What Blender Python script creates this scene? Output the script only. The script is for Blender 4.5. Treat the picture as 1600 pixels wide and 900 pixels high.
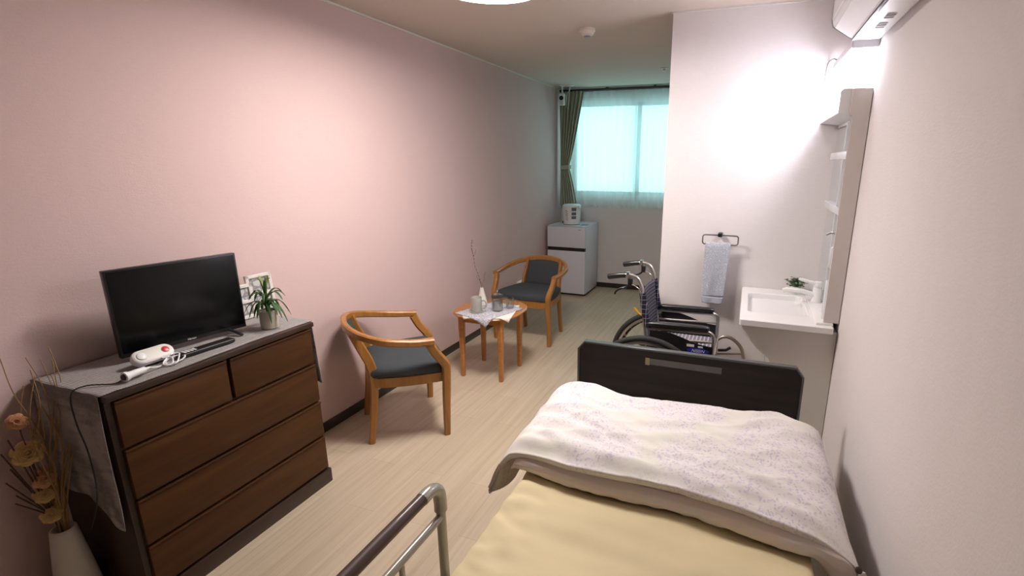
import bpy, bmesh, math, random
from mathutils import Vector, Matrix, noise
random.seed(7)
PI = math.pi
scene = bpy.context.scene
for o in list(bpy.data.objects): bpy.data.objects.remove(o)
col = scene.collection

# ---------------------------------------------------------------- camera
EX, EY, EZ = ((0.9406266, 0.3394037, 0.0051693), (0.0899353, -0.2345051, -0.9679457), (-0.3273121, 0.9109405, -0.2511061))
cam_d = bpy.data.cameras.new('camera'); cam = bpy.data.objects.new('camera', cam_d); col.objects.link(cam)
X, Y, Z = Vector(EX), -Vector(EY), -Vector(EZ)
cam.matrix_world = Matrix(((X.x, Y.x, Z.x, 2.249), (X.y, Y.y, Z.y, 0.0), (X.z, Y.z, Z.z, 1.563), (0, 0, 0, 1)))
cam_d.sensor_width = 36; cam_d.lens = 782.93/1600*36
cam_d.shift_x = -84/1600; cam_d.shift_y = 5.76/1600
cam_d.clip_start = 0.02; cam_d.clip_end = 200
scene.camera = cam

# ---------------------------------------------------------------- light and exposure
LAMP_STRENGTH = 84.0
MIRROR_LIGHT = 54.0
SKY_STRENGTH = 2.9
scene.view_settings.view_transform = 'Standard'
scene.view_settings.look = 'None'
scene.view_settings.gamma = 1.0
scene.view_settings.use_curve_mapping = False
scene.view_settings.exposure = 0.0
w = bpy.data.worlds.new('sky'); scene.world = w; w.use_nodes = True
bg = w.node_tree.nodes['Background']; bg.inputs[0].default_value = (0.62, 0.94, 0.98, 1); bg.inputs[1].default_value = SKY_STRENGTH
pl = bpy.data.lights.new('window_daylight_portal', 'AREA'); pl.shape = 'RECTANGLE'; pl.size = 1.6; pl.size_y = 1.3
pl.cycles.is_portal = True
po = bpy.data.objects.new('window_daylight_portal', pl); col.objects.link(po)
po.location = (1.0, 6.16, 1.7); po.rotation_euler = (-PI/2, 0, 0)

# ---------------------------------------------------------------- materials
def nodes_of(name):
    m = bpy.data.materials.new(name); m.use_nodes = True
    nt = m.node_tree; return m, nt, nt.nodes['Principled BSDF']
def N(nt, t, **k):
    n = nt.nodes.new(t)
    for a, b in k.items():
        if a.startswith('i_'): n.inputs[a[2:].replace('_', ' ')].default_value = b
        else: setattr(n, a, b)
    return n
def coords(nt, scale=(1, 1, 1), rot=(0, 0, 0), kind='Object'):
    tc = N(nt, 'ShaderNodeTexCoord'); mp = N(nt, 'ShaderNodeMapping')
    mp.inputs['Scale'].default_value = scale; mp.inputs['Rotation'].default_value = rot
    nt.links.new(tc.outputs[kind], mp.inputs['Vector']); return mp.outputs[0]
def mixcol(nt, fac, a, b):
    n = N(nt, 'ShaderNodeMix', data_type='RGBA')
    for i, v in ((0, fac), (6, a), (7, b)):
        if hasattr(v, 'links') or isinstance(v, bpy.types.NodeSocket): nt.links.new(v, n.inputs[i])
        else: n.inputs[i].default_value = v if i == 0 else (*v[:3], 1)
    return n.outputs[2]
def bump(nt, p, h, strength, dist=0.002):
    b = N(nt, 'ShaderNodeBump'); b.inputs['Strength'].default_value = strength; b.inputs['Distance'].default_value = dist
    nt.links.new(h, b.inputs['Height']); nt.links.new(b.outputs[0], p.inputs['Normal'])
def plain(name, c, rough=0.5, metal=0.0, var=0.04, bstr=0.0, bscale=200, spec=0.5, coat=0):
    m, nt, p = nodes_of(name)
    v = coords(nt)
    n = N(nt, 'ShaderNodeTexNoise'); n.inputs['Scale'].default_value = 9; n.inputs['Detail'].default_value = 4
    nt.links.new(v, n.inputs[0])
    nt.links.new(mixcol(nt, n.outputs[0], [x*(1-var) for x in c], [min(1, x*(1+var)) for x in c]), p.inputs['Base Color'])
    p.inputs['Roughness'].default_value = rough; p.inputs['Metallic'].default_value = metal
    p.inputs['Specular IOR Level'].default_value = spec; p.inputs['Coat Weight'].default_value = coat
    if bstr:
        b = N(nt, 'ShaderNodeTexNoise'); b.inputs['Scale'].default_value = bscale; b.inputs['Detail'].default_value = 3
        nt.links.new(v, b.inputs[0]); bump(nt, p, b.outputs[0], bstr)
    return m
def ramp(nt, src, stops):
    r = N(nt, 'ShaderNodeValToRGB')
    while len(r.color_ramp.elements) < len(stops): r.color_ramp.elements.new(0.5)
    for e, (pz, c) in zip(r.color_ramp.elements, stops): e.position = pz; e.color = (*c, 1) if len(c) == 3 else c
    nt.links.new(src, r.inputs[0]); return r.outputs[0]
def wood(name, dark, light, scale=(6, 6, 60), rough=0.38, axis_rot=(0, 0, 0), coat=0.15):
    m, nt, p = nodes_of(name)
    v = coords(nt, scale, axis_rot)
    n = N(nt, 'ShaderNodeTexNoise'); n.inputs['Scale'].default_value = 1.0; n.inputs['Detail'].default_value = 6; n.inputs['Distortion'].default_value = 0.6
    nt.links.new(v, n.inputs[0])
    nt.links.new(ramp(nt, n.outputs[0], [(0.3, dark), (0.7, light)]), p.inputs['Base Color'])
    p.inputs['Roughness'].default_value = rough; p.inputs['Coat Weight'].default_value = coat
    if coat == 0: p.inputs['Specular IOR Level'].default_value = 0.25
    bump(nt, p, n.outputs[0], 0.08)
    return m
def wallpaper(name, c):
    m, nt, p = nodes_of(name)
    v = coords(nt, (1, 1, 1))
    n1 = N(nt, 'ShaderNodeTexNoise'); n1.inputs['Scale'].default_value = 160; n1.inputs['Detail'].default_value = 5
    n2 = N(nt, 'ShaderNodeTexNoise'); n2.inputs['Scale'].default_value = 45; n2.inputs['Detail'].default_value = 5
    nt.links.new(v, n1.inputs[0]); nt.links.new(coords(nt, (1, 1, 4)), n2.inputs[0])
    nt.links.new(mixcol(nt, n2.outputs[0], [x*0.96 for x in c], [x*1.03 for x in c]), p.inputs['Base Color'])
    p.inputs['Roughness'].default_value = 0.85; p.inputs['Specular IOR Level'].default_value = 0.25
    ad = N(nt, 'ShaderNodeMath', operation='ADD'); nt.links.new(n1.outputs[0], ad.inputs[0]); nt.links.new(n2.outputs[0], ad.inputs[1])
    bump(nt, p, ad.outputs[0], 0.35, 0.0015)
    return m
def emit(name, c, s):
    m, nt, p = nodes_of(name)
    p.inputs['Base Color'].default_value = (0.9, 0.9, 0.9, 1)
    p.inputs['Emission Color'].default_value = (*c, 1); p.inputs['Emission Strength'].default_value = s
    return m
def glassy(name, tint, gloss=0.08, rough=0.02):
    m, nt, p = nodes_of(name); nt.nodes.remove(p)
    t = N(nt, 'ShaderNodeBsdfTransparent'); t.inputs[0].default_value = (*tint, 1)
    g = N(nt, 'ShaderNodeBsdfGlossy'); g.inputs['Roughness'].default_value = rough
    f = N(nt, 'ShaderNodeLayerWeight'); f.inputs[0].default_value = 0.35
    mx = N(nt, 'ShaderNodeMath', operation='MULTIPLY_ADD'); mx.inputs[1].default_value = 0.6; mx.inputs[2].default_value = gloss
    nt.links.new(f.outputs['Facing'], mx.inputs[0])
    s = N(nt, 'ShaderNodeMixShader'); nt.links.new(mx.outputs[0], s.inputs[0]); nt.links.new(t.outputs[0], s.inputs[1]); nt.links.new(g.outputs[0], s.inputs[2])
    nt.links.new(s.outputs[0], nt.nodes['Material Output'].inputs[0]); return m
def grid_lines(nt, axes, pitch, width):
    """1 on thin lines of a woven check"""
    tc = N(nt, 'ShaderNodeTexCoord'); sp = N(nt, 'ShaderNodeSeparateXYZ'); nt.links.new(tc.outputs['Object'], sp.inputs[0])
    outs = []
    for a in axes:
        d = N(nt, 'ShaderNodeMath', operation='MULTIPLY'); d.inputs[1].default_value = 1/pitch; nt.links.new(sp.outputs[a], d.inputs[0])
        fr = N(nt, 'ShaderNodeMath', operation='FRACT'); nt.links.new(d.outputs[0], fr.inputs[0])
        l = N(nt, 'ShaderNodeMath', operation='LESS_THAN'); l.inputs[1].default_value = width; nt.links.new(fr.outputs[0], l.inputs[0])
        outs.append(l.outputs[0])
    mxx = N(nt, 'ShaderNodeMath', operation='MAXIMUM'); nt.links.new(outs[0], mxx.inputs[0]); nt.links.new(outs[1], mxx.inputs[1])
    return mxx.outputs[0]
def check(name, axes, base, line, pitch=0.02, width=0.16):
    m, nt, p = nodes_of(name)
    nt.links.new(mixcol(nt, grid_lines(nt, axes, pitch, width), base, line), p.inputs['Base Color'])
    p.inputs['Roughness'].default_value = 0.9; return m

M = {}
M['wall_pink'] = wallpaper('pink_wallpaper', (0.66, 0.495, 0.475))
M['wall_white'] = wallpaper('white_wallpaper', (0.77, 0.725, 0.715))
M['ceiling'] = wallpaper('ceiling_paper', (0.62, 0.54, 0.47))
M['base'] = plain('dark_brown_skirting', (0.035, 0.022, 0.018), 0.45)
M['white'] = plain('white_plastic', (0.80, 0.80, 0.80), 0.35)
M['warmwhite'] = plain('cream_plastic', (0.72, 0.69, 0.64), 0.45)
M['panel'] = plain('beige_white_panel', (0.66, 0.61, 0.575), 0.5, var=0.02)
M['gloss'] = plain('white_gloss_counter', (0.84, 0.83, 0.83), 0.12, var=0.01)
M['fridge'] = plain('fridge_enamel', (0.72, 0.73, 0.80), 0.3, var=0.02)
M['black'] = plain('black_plastic', (0.012, 0.012, 0.013), 0.35)
M['rubber'] = plain('black_rubber', (0.018, 0.018, 0.018), 0.75)
M['vinyl'] = plain('black_vinyl', (0.016, 0.016, 0.017), 0.33, bstr=0.15)
M['screen'] = plain('dark_glass_screen', (0.006, 0.0065, 0.007), 0.22, var=0.0, spec=0.25)
M['chrome'] = plain('chrome', (0.72, 0.72, 0.72), 0.2, 1.0)
M['alu'] = plain('satin_aluminium', (0.55, 0.54, 0.52), 0.33, 1.0)
M['champagne'] = plain('champagne_tube', (0.42, 0.36, 0.30), 0.35, 0.8)
M['railgrey'] = plain('beige_grey_enamel_tube', (0.36, 0.345, 0.295), 0.25, 0.25)
M['darkmetal'] = plain('brushed_dark_metal', (0.22, 0.21, 0.21), 0.35, 1.0)
M['grip'] = wood('dark_wood_grip', (0.035, 0.014, 0.009), (0.075, 0.03, 0.02), (60, 6, 60), 0.5)
M['chairwood'] = wood('honey_oak', (0.31, 0.13, 0.026), (0.42, 0.19, 0.045), (30, 30, 5), 0.33)
M['tablewood'] = wood('amber_table_wood', (0.38, 0.15, 0.035), (0.50, 0.215, 0.058), (8, 40, 40), 0.28)
M['dresser'] = wood('walnut_stain', (0.050, 0.017, 0.0035), (0.080, 0.030, 0.006), (18, 2.5, 26), 0.5, coat=0.0)
M['dresser_dark'] = wood('dark_walnut_carcass', (0.022, 0.009, 0.004), (0.045, 0.018, 0.008), (14, 3, 20), 0.45)
M['bedboard'] = wood('dark_bed_board', (0.013, 0.009, 0.007), (0.021, 0.015, 0.011), (3, 30, 30), 0.6, coat=0.0)
M['bedtrim'] = plain('dark_grey_edge_trim', (0.06, 0.062, 0.062), 0.35)
M['seatfab'] = plain('charcoal_fabric', (0.045, 0.053, 0.060), 0.85, bstr=0.5, bscale=600)
M['sheet'] = plain('cream_sheet', (0.70, 0.60, 0.37), 0.85, var=0.03, bstr=0.15, bscale=500)
M['green'] = plain('sage_curtain', (0.40, 0.44, 0.34), 0.9, bstr=0.3, bscale=500)
M['leaf'] = plain('leaf_green', (0.035, 0.10, 0.022), 0.45, var=0.5)
M['leaf_light'] = plain('leaf_yellow_green', (0.30, 0.38, 0.10), 0.45, var=0.3)
M['herb'] = plain('herb_green', (0.13, 0.21, 0.11), 0.6, var=0.4)
M['pot'] = plain('beige_glazed_pot', (0.50, 0.46, 0.38), 0.25)
M['ceramic'] = plain('cream_ceramic', (0.74, 0.70, 0.65), 0.4)
M['vase'] = plain('ribbed_white_vase', (0.62, 0.58, 0.52), 0.55)
M['mug'] = plain('stone_glaze_mug', (0.36, 0.35, 0.31), 0.35)
M['straw'] = plain('dried_straw', (0.34, 0.21, 0.085), 0.8, var=0.25)
M['darkstraw'] = plain('dark_dried_stem', (0.09, 0.04, 0.03), 0.8, var=0.3)
M['petal'] = plain('dried_rose_petal', (0.60, 0.40, 0.17), 0.7, var=0.25)
M['petal_pink'] = plain('dried_rose_petal_pink', (0.60, 0.30, 0.16), 0.7, var=0.25)
M['twig'] = plain('dried_twig', (0.17, 0.10, 0.08), 0.8)
M['red'] = plain('red_button', (0.65, 0.01, 0.02), 0.3)
M['yellow'] = plain('yellow_lever', (0.75, 0.42, 0.03), 0.4)
M['blue'] = plain('royal_blue_badge', (0.02, 0.03, 0.33), 0.3)
M['greytext'] = plain('grey_print', (0.20, 0.21, 0.22), 0.6)
M['whitetext'] = plain('silver_print', (0.72, 0.72, 0.74), 0.5)
M['slate'] = plain('slate_label', (0.12, 0.16, 0.17), 0.5)
M['whitecloth'] = plain('cream_white_cloth', (0.82, 0.78, 0.70), 0.9, bstr=0.2, bscale=500)
M['glass'] = glassy('clear_glass', (0.93, 0.95, 0.95))
M['tape'] = plain('clear_tape_label', (0.075, 0.07, 0.06), 0.35, var=0.35)
M['tape_y'] = plain('yellowed_tape', (0.22, 0.19, 0.06), 0.35, var=0.3)
M['hoodlight'] = emit('washstand_lamp_cover', (0.90, 0.88, 1.0), 24.0)
M['alu2'] = plain('bright_steel_mesh', (0.50, 0.50, 0.50), 0.4, 0.6)
M['lightbody'] = plain('lamp_housing', (0.75, 0.74, 0.78), 0.4)
M['lamp'] = emit('lamp_diffuser', (1.0, 0.925, 0.88), LAMP_STRENGTH)
M['tube'] = emit('cool_tube_diffuser', (0.90, 0.88, 1.0), MIRROR_LIGHT)
M['herbpot'] = plain('white_herb_pot', (0.72, 0.74, 0.66), 0.5)
M['grey'] = plain('mid_grey_plastic', (0.30, 0.30, 0.30), 0.45)
M['plaid_back'] = check('navy_check_back', (1, 2), (0.012, 0.012, 0.03), (0.34, 0.31, 0.36), 0.020, 0.11)
M['plaid_side'] = check('navy_check_wrap', (0, 2), (0.012, 0.012, 0.03), (0.34, 0.31, 0.36), 0.026, 0.09)
M['plaid_seat'] = check('grey_check_seat', (0, 1), (0.05, 0.045, 0.07), (0.50, 0.46, 0.50), 0.022, 0.32)
M['plaid_front'] = check('red_check_seat_edge', (1, 2), (0.10, 0.035, 0.045), (0.55, 0.50, 0.50), 0.016, 0.4)

# mirror
m, nt, p = nodes_of('mirror_silver'); p.inputs['Base Color'].default_value = (0.82, 0.87, 0.88, 1); p.inputs['Metallic'].default_value = 1; p.inputs['Roughness'].default_value = 0.03; M['mirror'] = m
# frosted shelf
m, nt, p = nodes_of('milky_acrylic'); p.inputs['Base Color'].default_value = (0.82, 0.84, 0.86, 1); p.inputs['Roughness'].default_value = 0.25; p.inputs['Transmission Weight'].default_value = 0.2; M['acrylic'] = m
# floor: pale streaked planks running along Y
m, nt, p = nodes_of('pale_wood_vinyl_floor')
v = coords(nt, (38, 1.3, 1)); n = N(nt, 'ShaderNodeTexNoise'); n.inputs['Scale'].default_value = 1; n.inputs['Detail'].default_value = 7; n.inputs['Roughness'].default_value = 0.65; nt.links.new(v, n.inputs[0])
c1 = ramp(nt, n.outputs[0], [(0.25, (0.47, 0.38, 0.265)), (0.5, (0.57, 0.475, 0.345)), (0.75, (0.64, 0.55, 0.42))])
br = N(nt, 'ShaderNodeTexBrick'); br.inputs['Scale'].default_value = 1; br.inputs['Mortar Size'].default_value = 0.0012; br.inputs['Brick Width'].default_value = 0.92; br.inputs['Row Height'].default_value = 0.15
br.inputs['Color1'].default_value = (1, 1, 1, 1); br.inputs['Color2'].default_value = (0.91, 0.89, 0.87, 1); br.inputs['Mortar'].default_value = (0.72, 0.68, 0.62, 1); br.offset = 0.37
nt.links.new(coords(nt, (1, 1, 1), (0, 0, PI/2)), br.inputs[0])
mu = N(nt, 'ShaderNodeMix', data_type='RGBA', blend_type='MULTIPLY'); mu.inputs[0].default_value = 0.8
nt.links.new(c1, mu.inputs[6]); nt.links.new(br.outputs[0], mu.inputs[7]); nt.links.new(mu.outputs[2], p.inputs['Base Color'])
p.inputs['Roughness'].default_value = 0.42; bump(nt, p, n.outputs[0], 0.08); M['floor'] = m
# duvet print
m, nt, p = nodes_of('lilac_floral_cotton')
v = coords(nt, (1, 1, 1))
big = N(nt, 'ShaderNodeTexNoise'); big.inputs['Scale'].default_value = 6.5; big.inputs['Detail'].default_value = 1; nt.links.new(v, big.inputs[0])
mk = ramp(nt, big.outputs[0], [(0.37, (0, 0, 0)), (0.54, (1, 1, 1))])
big2 = N(nt, 'ShaderNodeTexNoise'); big2.inputs['Scale'].default_value = 5; big2.noise_dimensions = '4D'; big2.inputs['W'].default_value = 4.3; nt.links.new(v, big2.inputs[0])
mk2 = ramp(nt, big2.outputs[0], [(0.50, (0, 0, 0)), (0.62, (1, 1, 1))])
dn = N(nt, 'ShaderNodeTexNoise'); dn.inputs['Scale'].default_value = 30; nt.links.new(v, dn.inputs[0])
vm = N(nt, 'ShaderNodeVectorMath', operation='MULTIPLY_ADD'); vm.inputs[1].default_value = (0.05, 0.05, 0.05); nt.links.new(dn.outputs['Color'], vm.inputs[0]); nt.links.new(v, vm.inputs[2])
vo = N(nt, 'ShaderNodeTexVoronoi'); vo.inputs['Scale'].default_value = 78; nt.links.new(vm.outputs[0], vo.inputs[0])
petals = ramp(nt, vo.outputs['Distance'], [(0.30, (1, 1, 1)), (0.42, (0, 0, 0))])
def mul(nt, a, b):
    q = N(nt, 'ShaderNodeMath', operation='MULTIPLY'); nt.links.new(a, q.inputs[0])
    if isinstance(b, float): q.inputs[1].default_value = b
    else: nt.links.new(b, q.inputs[1])
    return q.outputs[0]
base = mixcol(nt, mul(nt, mk2, 0.45), (0.75, 0.72, 0.675), (0.68, 0.70, 0.57))
base = mixcol(nt, mul(nt, mk, 0.35), base, (0.72, 0.66, 0.74))
base = mixcol(nt, mul(nt, mul(nt, petals, mk), 0.72), base, (0.52, 0.47, 0.60))
nt.links.new(base, p.inputs['Base Color']); p.inputs['Roughness'].default_value = 0.9
fz = N(nt, 'ShaderNodeTexNoise'); fz.inputs['Scale'].default_value = 35; fz.inputs['Detail'].default_value = 4; nt.links.new(v, fz.inputs[0]); bump(nt, p, fz.outputs[0], 0.25, 0.006)
M['duvet'] = m
m, nt, p = nodes_of('pale_pink_cotton'); v = coords(nt)
n = N(nt, 'ShaderNodeTexNoise'); n.inputs['Scale'].default_value = 14; nt.links.new(v, n.inputs[0])
nt.links.new(ramp(nt, n.outputs[0], [(0.42, (0.76, 0.67, 0.62)), (0.62, (0.74, 0.70, 0.66))]), p.inputs['Base Color']); p.inputs['Roughness'].default_value = 0.9; M['duvet_under'] = m
# woven runner
m, nt, p = nodes_of('grey_woven_runner')
wv = N(nt, 'ShaderNodeTexWave', bands_direction='X'); wv.inputs['Scale'].default_value = 42; wv.inputs['Distortion'].default_value = 2.5; wv.inputs['Detail'].default_value = 2; nt.links.new(coords(nt, (0.25, 1, 1), (0, 0, PI/2)), wv.inputs[0])
nn = N(nt, 'ShaderNodeTexNoise'); nn.inputs['Scale'].default_value = 130; nt.links.new(coords(nt), nn.inputs[0])
mm = mixcol(nt, 0.5, wv.outputs[0], nn.outputs[0])
nt.links.new(ramp(nt, mm, [(0.25, (0.20, 0.185, 0.18)), (0.75, (0.40, 0.375, 0.365))]), p.inputs['Base Color']); p.inputs['Roughness'].default_value = 0.95; bump(nt, p, mm, 0.5)
M['runner'] = m
# lace, towel
def speckle(name, a, b, scale, bs=0.4):
    m, nt, p = nodes_of(name); v = coords(nt)
    n = N(nt, 'ShaderNodeTexVoronoi', feature='DISTANCE_TO_EDGE'); n.inputs['Scale'].default_value = scale; nt.links.new(v, n.inputs[0])
    nt.links.new(ramp(nt, n.outputs[0], [(0.02, a), (0.16, b)]), p.inputs['Base Color']); p.inputs['Roughness'].default_value = 0.95; bump(nt, p, n.outputs[0], bs); return m
M['lace'] = speckle('grey_lace', (0.66, 0.65, 0.68), (0.33, 0.33, 0.38), 70)
M['towel'] = speckle('grey_terry', (0.66, 0.68, 0.74), (0.36, 0.38, 0.45), 150, 0.8)
M['towelband'] = plain('grey_towel_band', (0.46, 0.47, 0.53), 0.95)
M['picture'] = speckle('grey_sketch_print', (0.22, 0.22, 0.23), (0.55, 0.55, 0.54), 28, 0.0)
# sheer curtain
m, nt, p = nodes_of('sheer_voile'); nt.nodes.remove(p)
t = N(nt, 'ShaderNodeBsdfTransparent'); tl = N(nt, 'ShaderNodeBsdfTranslucent'); df = N(nt, 'ShaderNodeBsdfDiffuse')
t.inputs[0].default_value = (0.95, 1, 1, 1); tl.inputs[0].default_value = (0.86, 0.9, 0.9, 1); df.inputs[0].default_value = (0.80, 0.82, 0.80, 1)
s1 = N(nt, 'ShaderNodeMixShader'); s1.inputs[0].default_value = 0.55; nt.links.new(tl.outputs[0], s1.inputs[1]); nt.links.new(df.outputs[0], s1.inputs[2])
s2 = N(nt, 'ShaderNodeMixShader'); s2.inputs[0].default_value = 0.68; nt.links.new(t.outputs[0], s2.inputs[1]); nt.links.new(s1.outputs[0], s2.inputs[2])
nt.links.new(s2.outputs[0], nt.nodes['Material Output'].inputs[0]); M['sheer'] = m
# frosted window glass
m, nt, p = nodes_of('frosted_window_glass'); nt.nodes.remove(p)
t = N(nt, 'ShaderNodeBsdfTransparent'); tl = N(nt, 'ShaderNodeBsdfTranslucent'); t.inputs[0].default_value = (0.90, 1, 1, 1); tl.inputs[0].default_value = (0.9, 1, 1, 1)
s1 = N(nt, 'ShaderNodeMixShader'); s1.inputs[0].default_value = 0.4; nt.links.new(t.outputs[0], s1.inputs[1]); nt.links.new(tl.outputs[0], s1.inputs[2])
nt.links.new(s1.outputs[0], nt.nodes['Material Output'].inputs[0]); M['frost'] = m

# ---------------------------------------------------------------- mesh helpers
class MB:
    def __init__(s): s.bm = bmesh.new()
    def box(s, x0, x1, y0, y1, z0, z1, bev=0.0, seg=2, mat=None):
        vs = [s.bm.verts.new((x, y, z)) for x in (x0, x1) for y in (y0, y1) for z in (z0, z1)]
        fs = [(0, 1, 3, 2), (4, 6, 7, 5), (0, 4, 5, 1), (2, 3, 7, 6), (0, 2, 6, 4), (1, 5, 7, 3)]
        faces = [s.bm.faces.new([vs[i] for i in f]) for f in fs]
        if mat is not None: bmesh.ops.transform(s.bm, matrix=mat, verts=vs)
        if bev:
            es = list({e for f in faces for e in f.edges})
            bmesh.ops.bevel(s.bm, geom=es, offset=bev, segments=seg, affect='EDGES', profile=0.5)
        return s
    def loft(s, rings, cap=True, closed=True):
        R = [[s.bm.verts.new(p) for p in r] for r in rings]; n = len(R[0])
        for a, b in zip(R, R[1:]):
            for i in range(n if closed else n-1):
                s.bm.faces.new((a[i], a[(i+1) % n], b[(i+1) % n], b[i]))
        if cap and closed:
            s.bm.faces.new(list(reversed(R[0]))); s.bm.faces.new(R[-1])
        return s
    def tube(s, pts, r, n=10, rect=None, up=(0, 0, 1), closed=False, rad=None, cap=True):
        pts = [Vector(p) for p in pts]; rings = []; k = len(pts); ref = None
        for i, p in enumerate(pts):
            if closed: t = (pts[(i+1) % k]-pts[i-1]).normalized()
            else: t = (pts[min(i+1, k-1)]-pts[max(i-1, 0)]).normalized()
            if rect or ref is None:
                u = Vector(up); u = u-t*u.dot(t)
                if u.length < 1e-3: u = Vector((1, 0, 0))-t*t.x
                if u.length < 1e-3: u = Vector((0, 1, 0))-t*t.y
                u.normalize()
            else:
                u = ref-t*ref.dot(t); u.normalize()
            ref = u; v = t.cross(u)
            if rect:
                a, b = rect if not callable(rect) else rect(i/(k-1)); c = min(a, b)*0.22
                prof = [(a/2-c, b/2), (-a/2+c, b/2), (-a/2, b/2-c), (-a/2, -b/2+c), (-a/2+c, -b/2), (a/2-c, -b/2), (a/2, -b/2+c), (a/2, b/2-c)]
                rings.append([p+v*q+u*h for q, h in prof])
            else:
                rr = rad[i] if rad else r
                rings.append([p+(u*math.cos(2*PI*j/n)+v*math.sin(2*PI*j/n))*rr for j in range(n)])
        if closed: rings.append(rings[0]); s.loft(rings, cap=False)
        else: s.loft(rings, cap=cap)
        return s
    def lathe(s, prof, c=(0, 0, 0), n=28, mat=None):
        rings = []
        for r, z in prof:
            ring = [Vector((r*math.cos(2*PI*j/n), r*math.sin(2*PI*j/n), z)) for j in range(n)]
            if mat is not None: ring = [mat @ q for q in ring]
            rings.append([q+Vector(c) for q in ring])
        return s.loft(rings)
    def prism(s, poly, axis, a, b, bev=0):
        def mk(p, h):
            return {'x': (h, p[0], p[1]), 'y': (p[0], h, p[1]), 'z': (p[0], p[1], h)}[axis]
        before = set(s.bm.faces)
        s.loft([[mk(p, a) for p in poly], [mk(p, b) for p in poly]])
        if bev:
            es = list({e for f in s.bm.faces if f not in before for e in f.edges})
            bmesh.ops.bevel(s.bm, geom=es, offset=bev, segments=2, affect='EDGES')
        return s
    def grid(s, fn, nu, nv):
        V = [[s.bm.verts.new(fn(i/nu, j/nv)) for j in range(nv+1)] for i in range(nu+1)]
        for i in range(nu):
            for j in range(nv): s.bm.faces.new((V[i][j], V[i+1][j], V[i+1][j+1], V[i][j+1]))
        return s
    def ball(s, c, r, n=12, sc=(1, 1, 1), mat=None):
        g = bmesh.ops.create_icosphere(s.bm, subdivisions=2, radius=r)['verts']
        mtx = Matrix.Translation(c) @ (mat if mat is not None else Matrix()) @ Matrix.Diagonal((*sc, 1))
        bmesh.ops.transform(s.bm, matrix=mtx, verts=g); return s
    def build(s, name, mat, parent=None, angle=40, solid=0, sub=0, local=False):
        bmesh.ops.recalc_face_normals(s.bm, faces=s.bm.faces)
        me = bpy.data.meshes.new(name)
        if parent is not None and not local:
            off = Vector(parent.get('_w', (0, 0, 0)))
            bmesh.ops.translate(s.bm, verts=s.bm.verts, vec=-off)
        o = bpy.data.objects.new(name, me); col.objects.link(o)
        if parent is None:
            lo = Vector([min(v.co[i] for v in s.bm.verts) for i in range(3)]); hi = Vector([max(v.co[i] for v in s.bm.verts) for i in range(3)])
            c = Vector(((lo.x+hi.x)/2, (lo.y+hi.y)/2, lo.z))
            bmesh.ops.translate(s.bm, verts=s.bm.verts, vec=-c); o.location = c; ORIG[o.name] = tuple(c)
        else: o.parent = parent
        s.bm.to_mesh(me); s.bm.free()
        me.polygons.foreach_set('use_smooth', [True]*len(me.polygons))
        me.set_sharp_from_angle(angle=math.radians(angle))
        me.materials.append(M[mat] if isinstance(mat, str) else mat)
        if solid:
            md = o.modifiers.new('thickness', 'SOLIDIFY'); md.thickness = solid; md.offset = -1
        if sub:
            md = o.modifiers.new('smooth', 'SUBSURF'); md.levels = sub; md.render_levels = sub
        return o
ORIG = {}
class Root:  # world offset of a thing or of a single mesh that carries parts
    pass
def tag(o, label, cat, group=None):
    o['label'] = label; o['category'] = cat
    if group: o['group'] = group
    return o
def thing(name, label, cat, loc=(0, 0, 0), rz=0, group=None):
    o = bpy.data.objects.new(name, None); col.objects.link(o); o.location = loc; o.rotation_euler = (0, 0, rz)
    o.empty_display_size = 0.05
    tag(o, label, cat, group); OFF[o.name] = Vector(loc); return o
OFF = {}
_b = MB.build
def build(s, name, mat, parent=None, local=False, **k):
    """vertices are given in world space unless local; they are moved into the root's space"""
    if parent is not None and not local:
        root = parent
        while root.parent: root = root.parent
        off = OFF.get(root.name) or Vector(ORIG.get(root.name, (0, 0, 0)))
        bmesh.ops.translate(s.bm, verts=s.bm.verts, vec=-off)
    return _b(s, name, mat, parent, local=True, **k)
MB.build = build
def struct(o): o['kind'] = 'structure'; return o
def text_mesh(txt, size, mtx, name, mat, parent, thick=0.0004, shear=0.0, bold=0.0):
    cu = bpy.data.curves.new(name, 'FONT'); cu.body = txt; cu.size = size; cu.extrude = thick; cu.align_x = 'CENTER'; cu.align_y = 'CENTER'; cu.shear = shear; cu.offset = bold
    tmp = bpy.data.objects.new(name+'_tmp', cu); col.objects.link(tmp)
    dg = bpy.context.evaluated_depsgraph_get(); dg.update()
    me = bpy.data.meshes.new_from_object(tmp.evaluated_get(dg)); bpy.data.objects.remove(tmp)
    root = parent
    while root.parent: root = root.parent
    off = OFF.get(root.name) or Vector(ORIG.get(root.name, (0, 0, 0)))
    me.transform(Matrix.Translation(-off) @ mtx)
    me.materials.clear(); me.materials.append(M[mat])
    o = bpy.data.objects.new(name, me); col.objects.link(o); o.parent = parent; return o
def frame(origin, xd, yd):
    x = Vector(xd).normalized(); y = Vector(yd); y = (y-x*y.dot(x)).normalized(); z = x.cross(y)
    return Matrix(((x.x, y.x, z.x, origin[0]), (x.y, y.y, z.y, origin[1]), (x.z, y.z, z.z, origin[2]), (0, 0, 0, 1)))
def spline(P, n=8, closed=False):
    P = [Vector(p) for p in P]; out = []; k = len(P)
    rng = k if closed else k-1
    for i in range(rng):
        g = lambda j: P[j % k] if closed else P[max(0, min(k-1, j))]
        a, b, c, d = g(i-1), g(i), g(i+1), g(i+2)
        for q in range(n):
            t = q/n
            out.append(0.5*((2*b)+(c-a)*t+(2*a-5*b+4*c-d)*t*t+(3*b-a-3*c+d)*t**3))
    if not closed: out.append(P[-1])
    return out
def ss(a, b, x):
    t = max(0, min(1, (x-a)/(b-a))); return t*t*(3-2*t)
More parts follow.
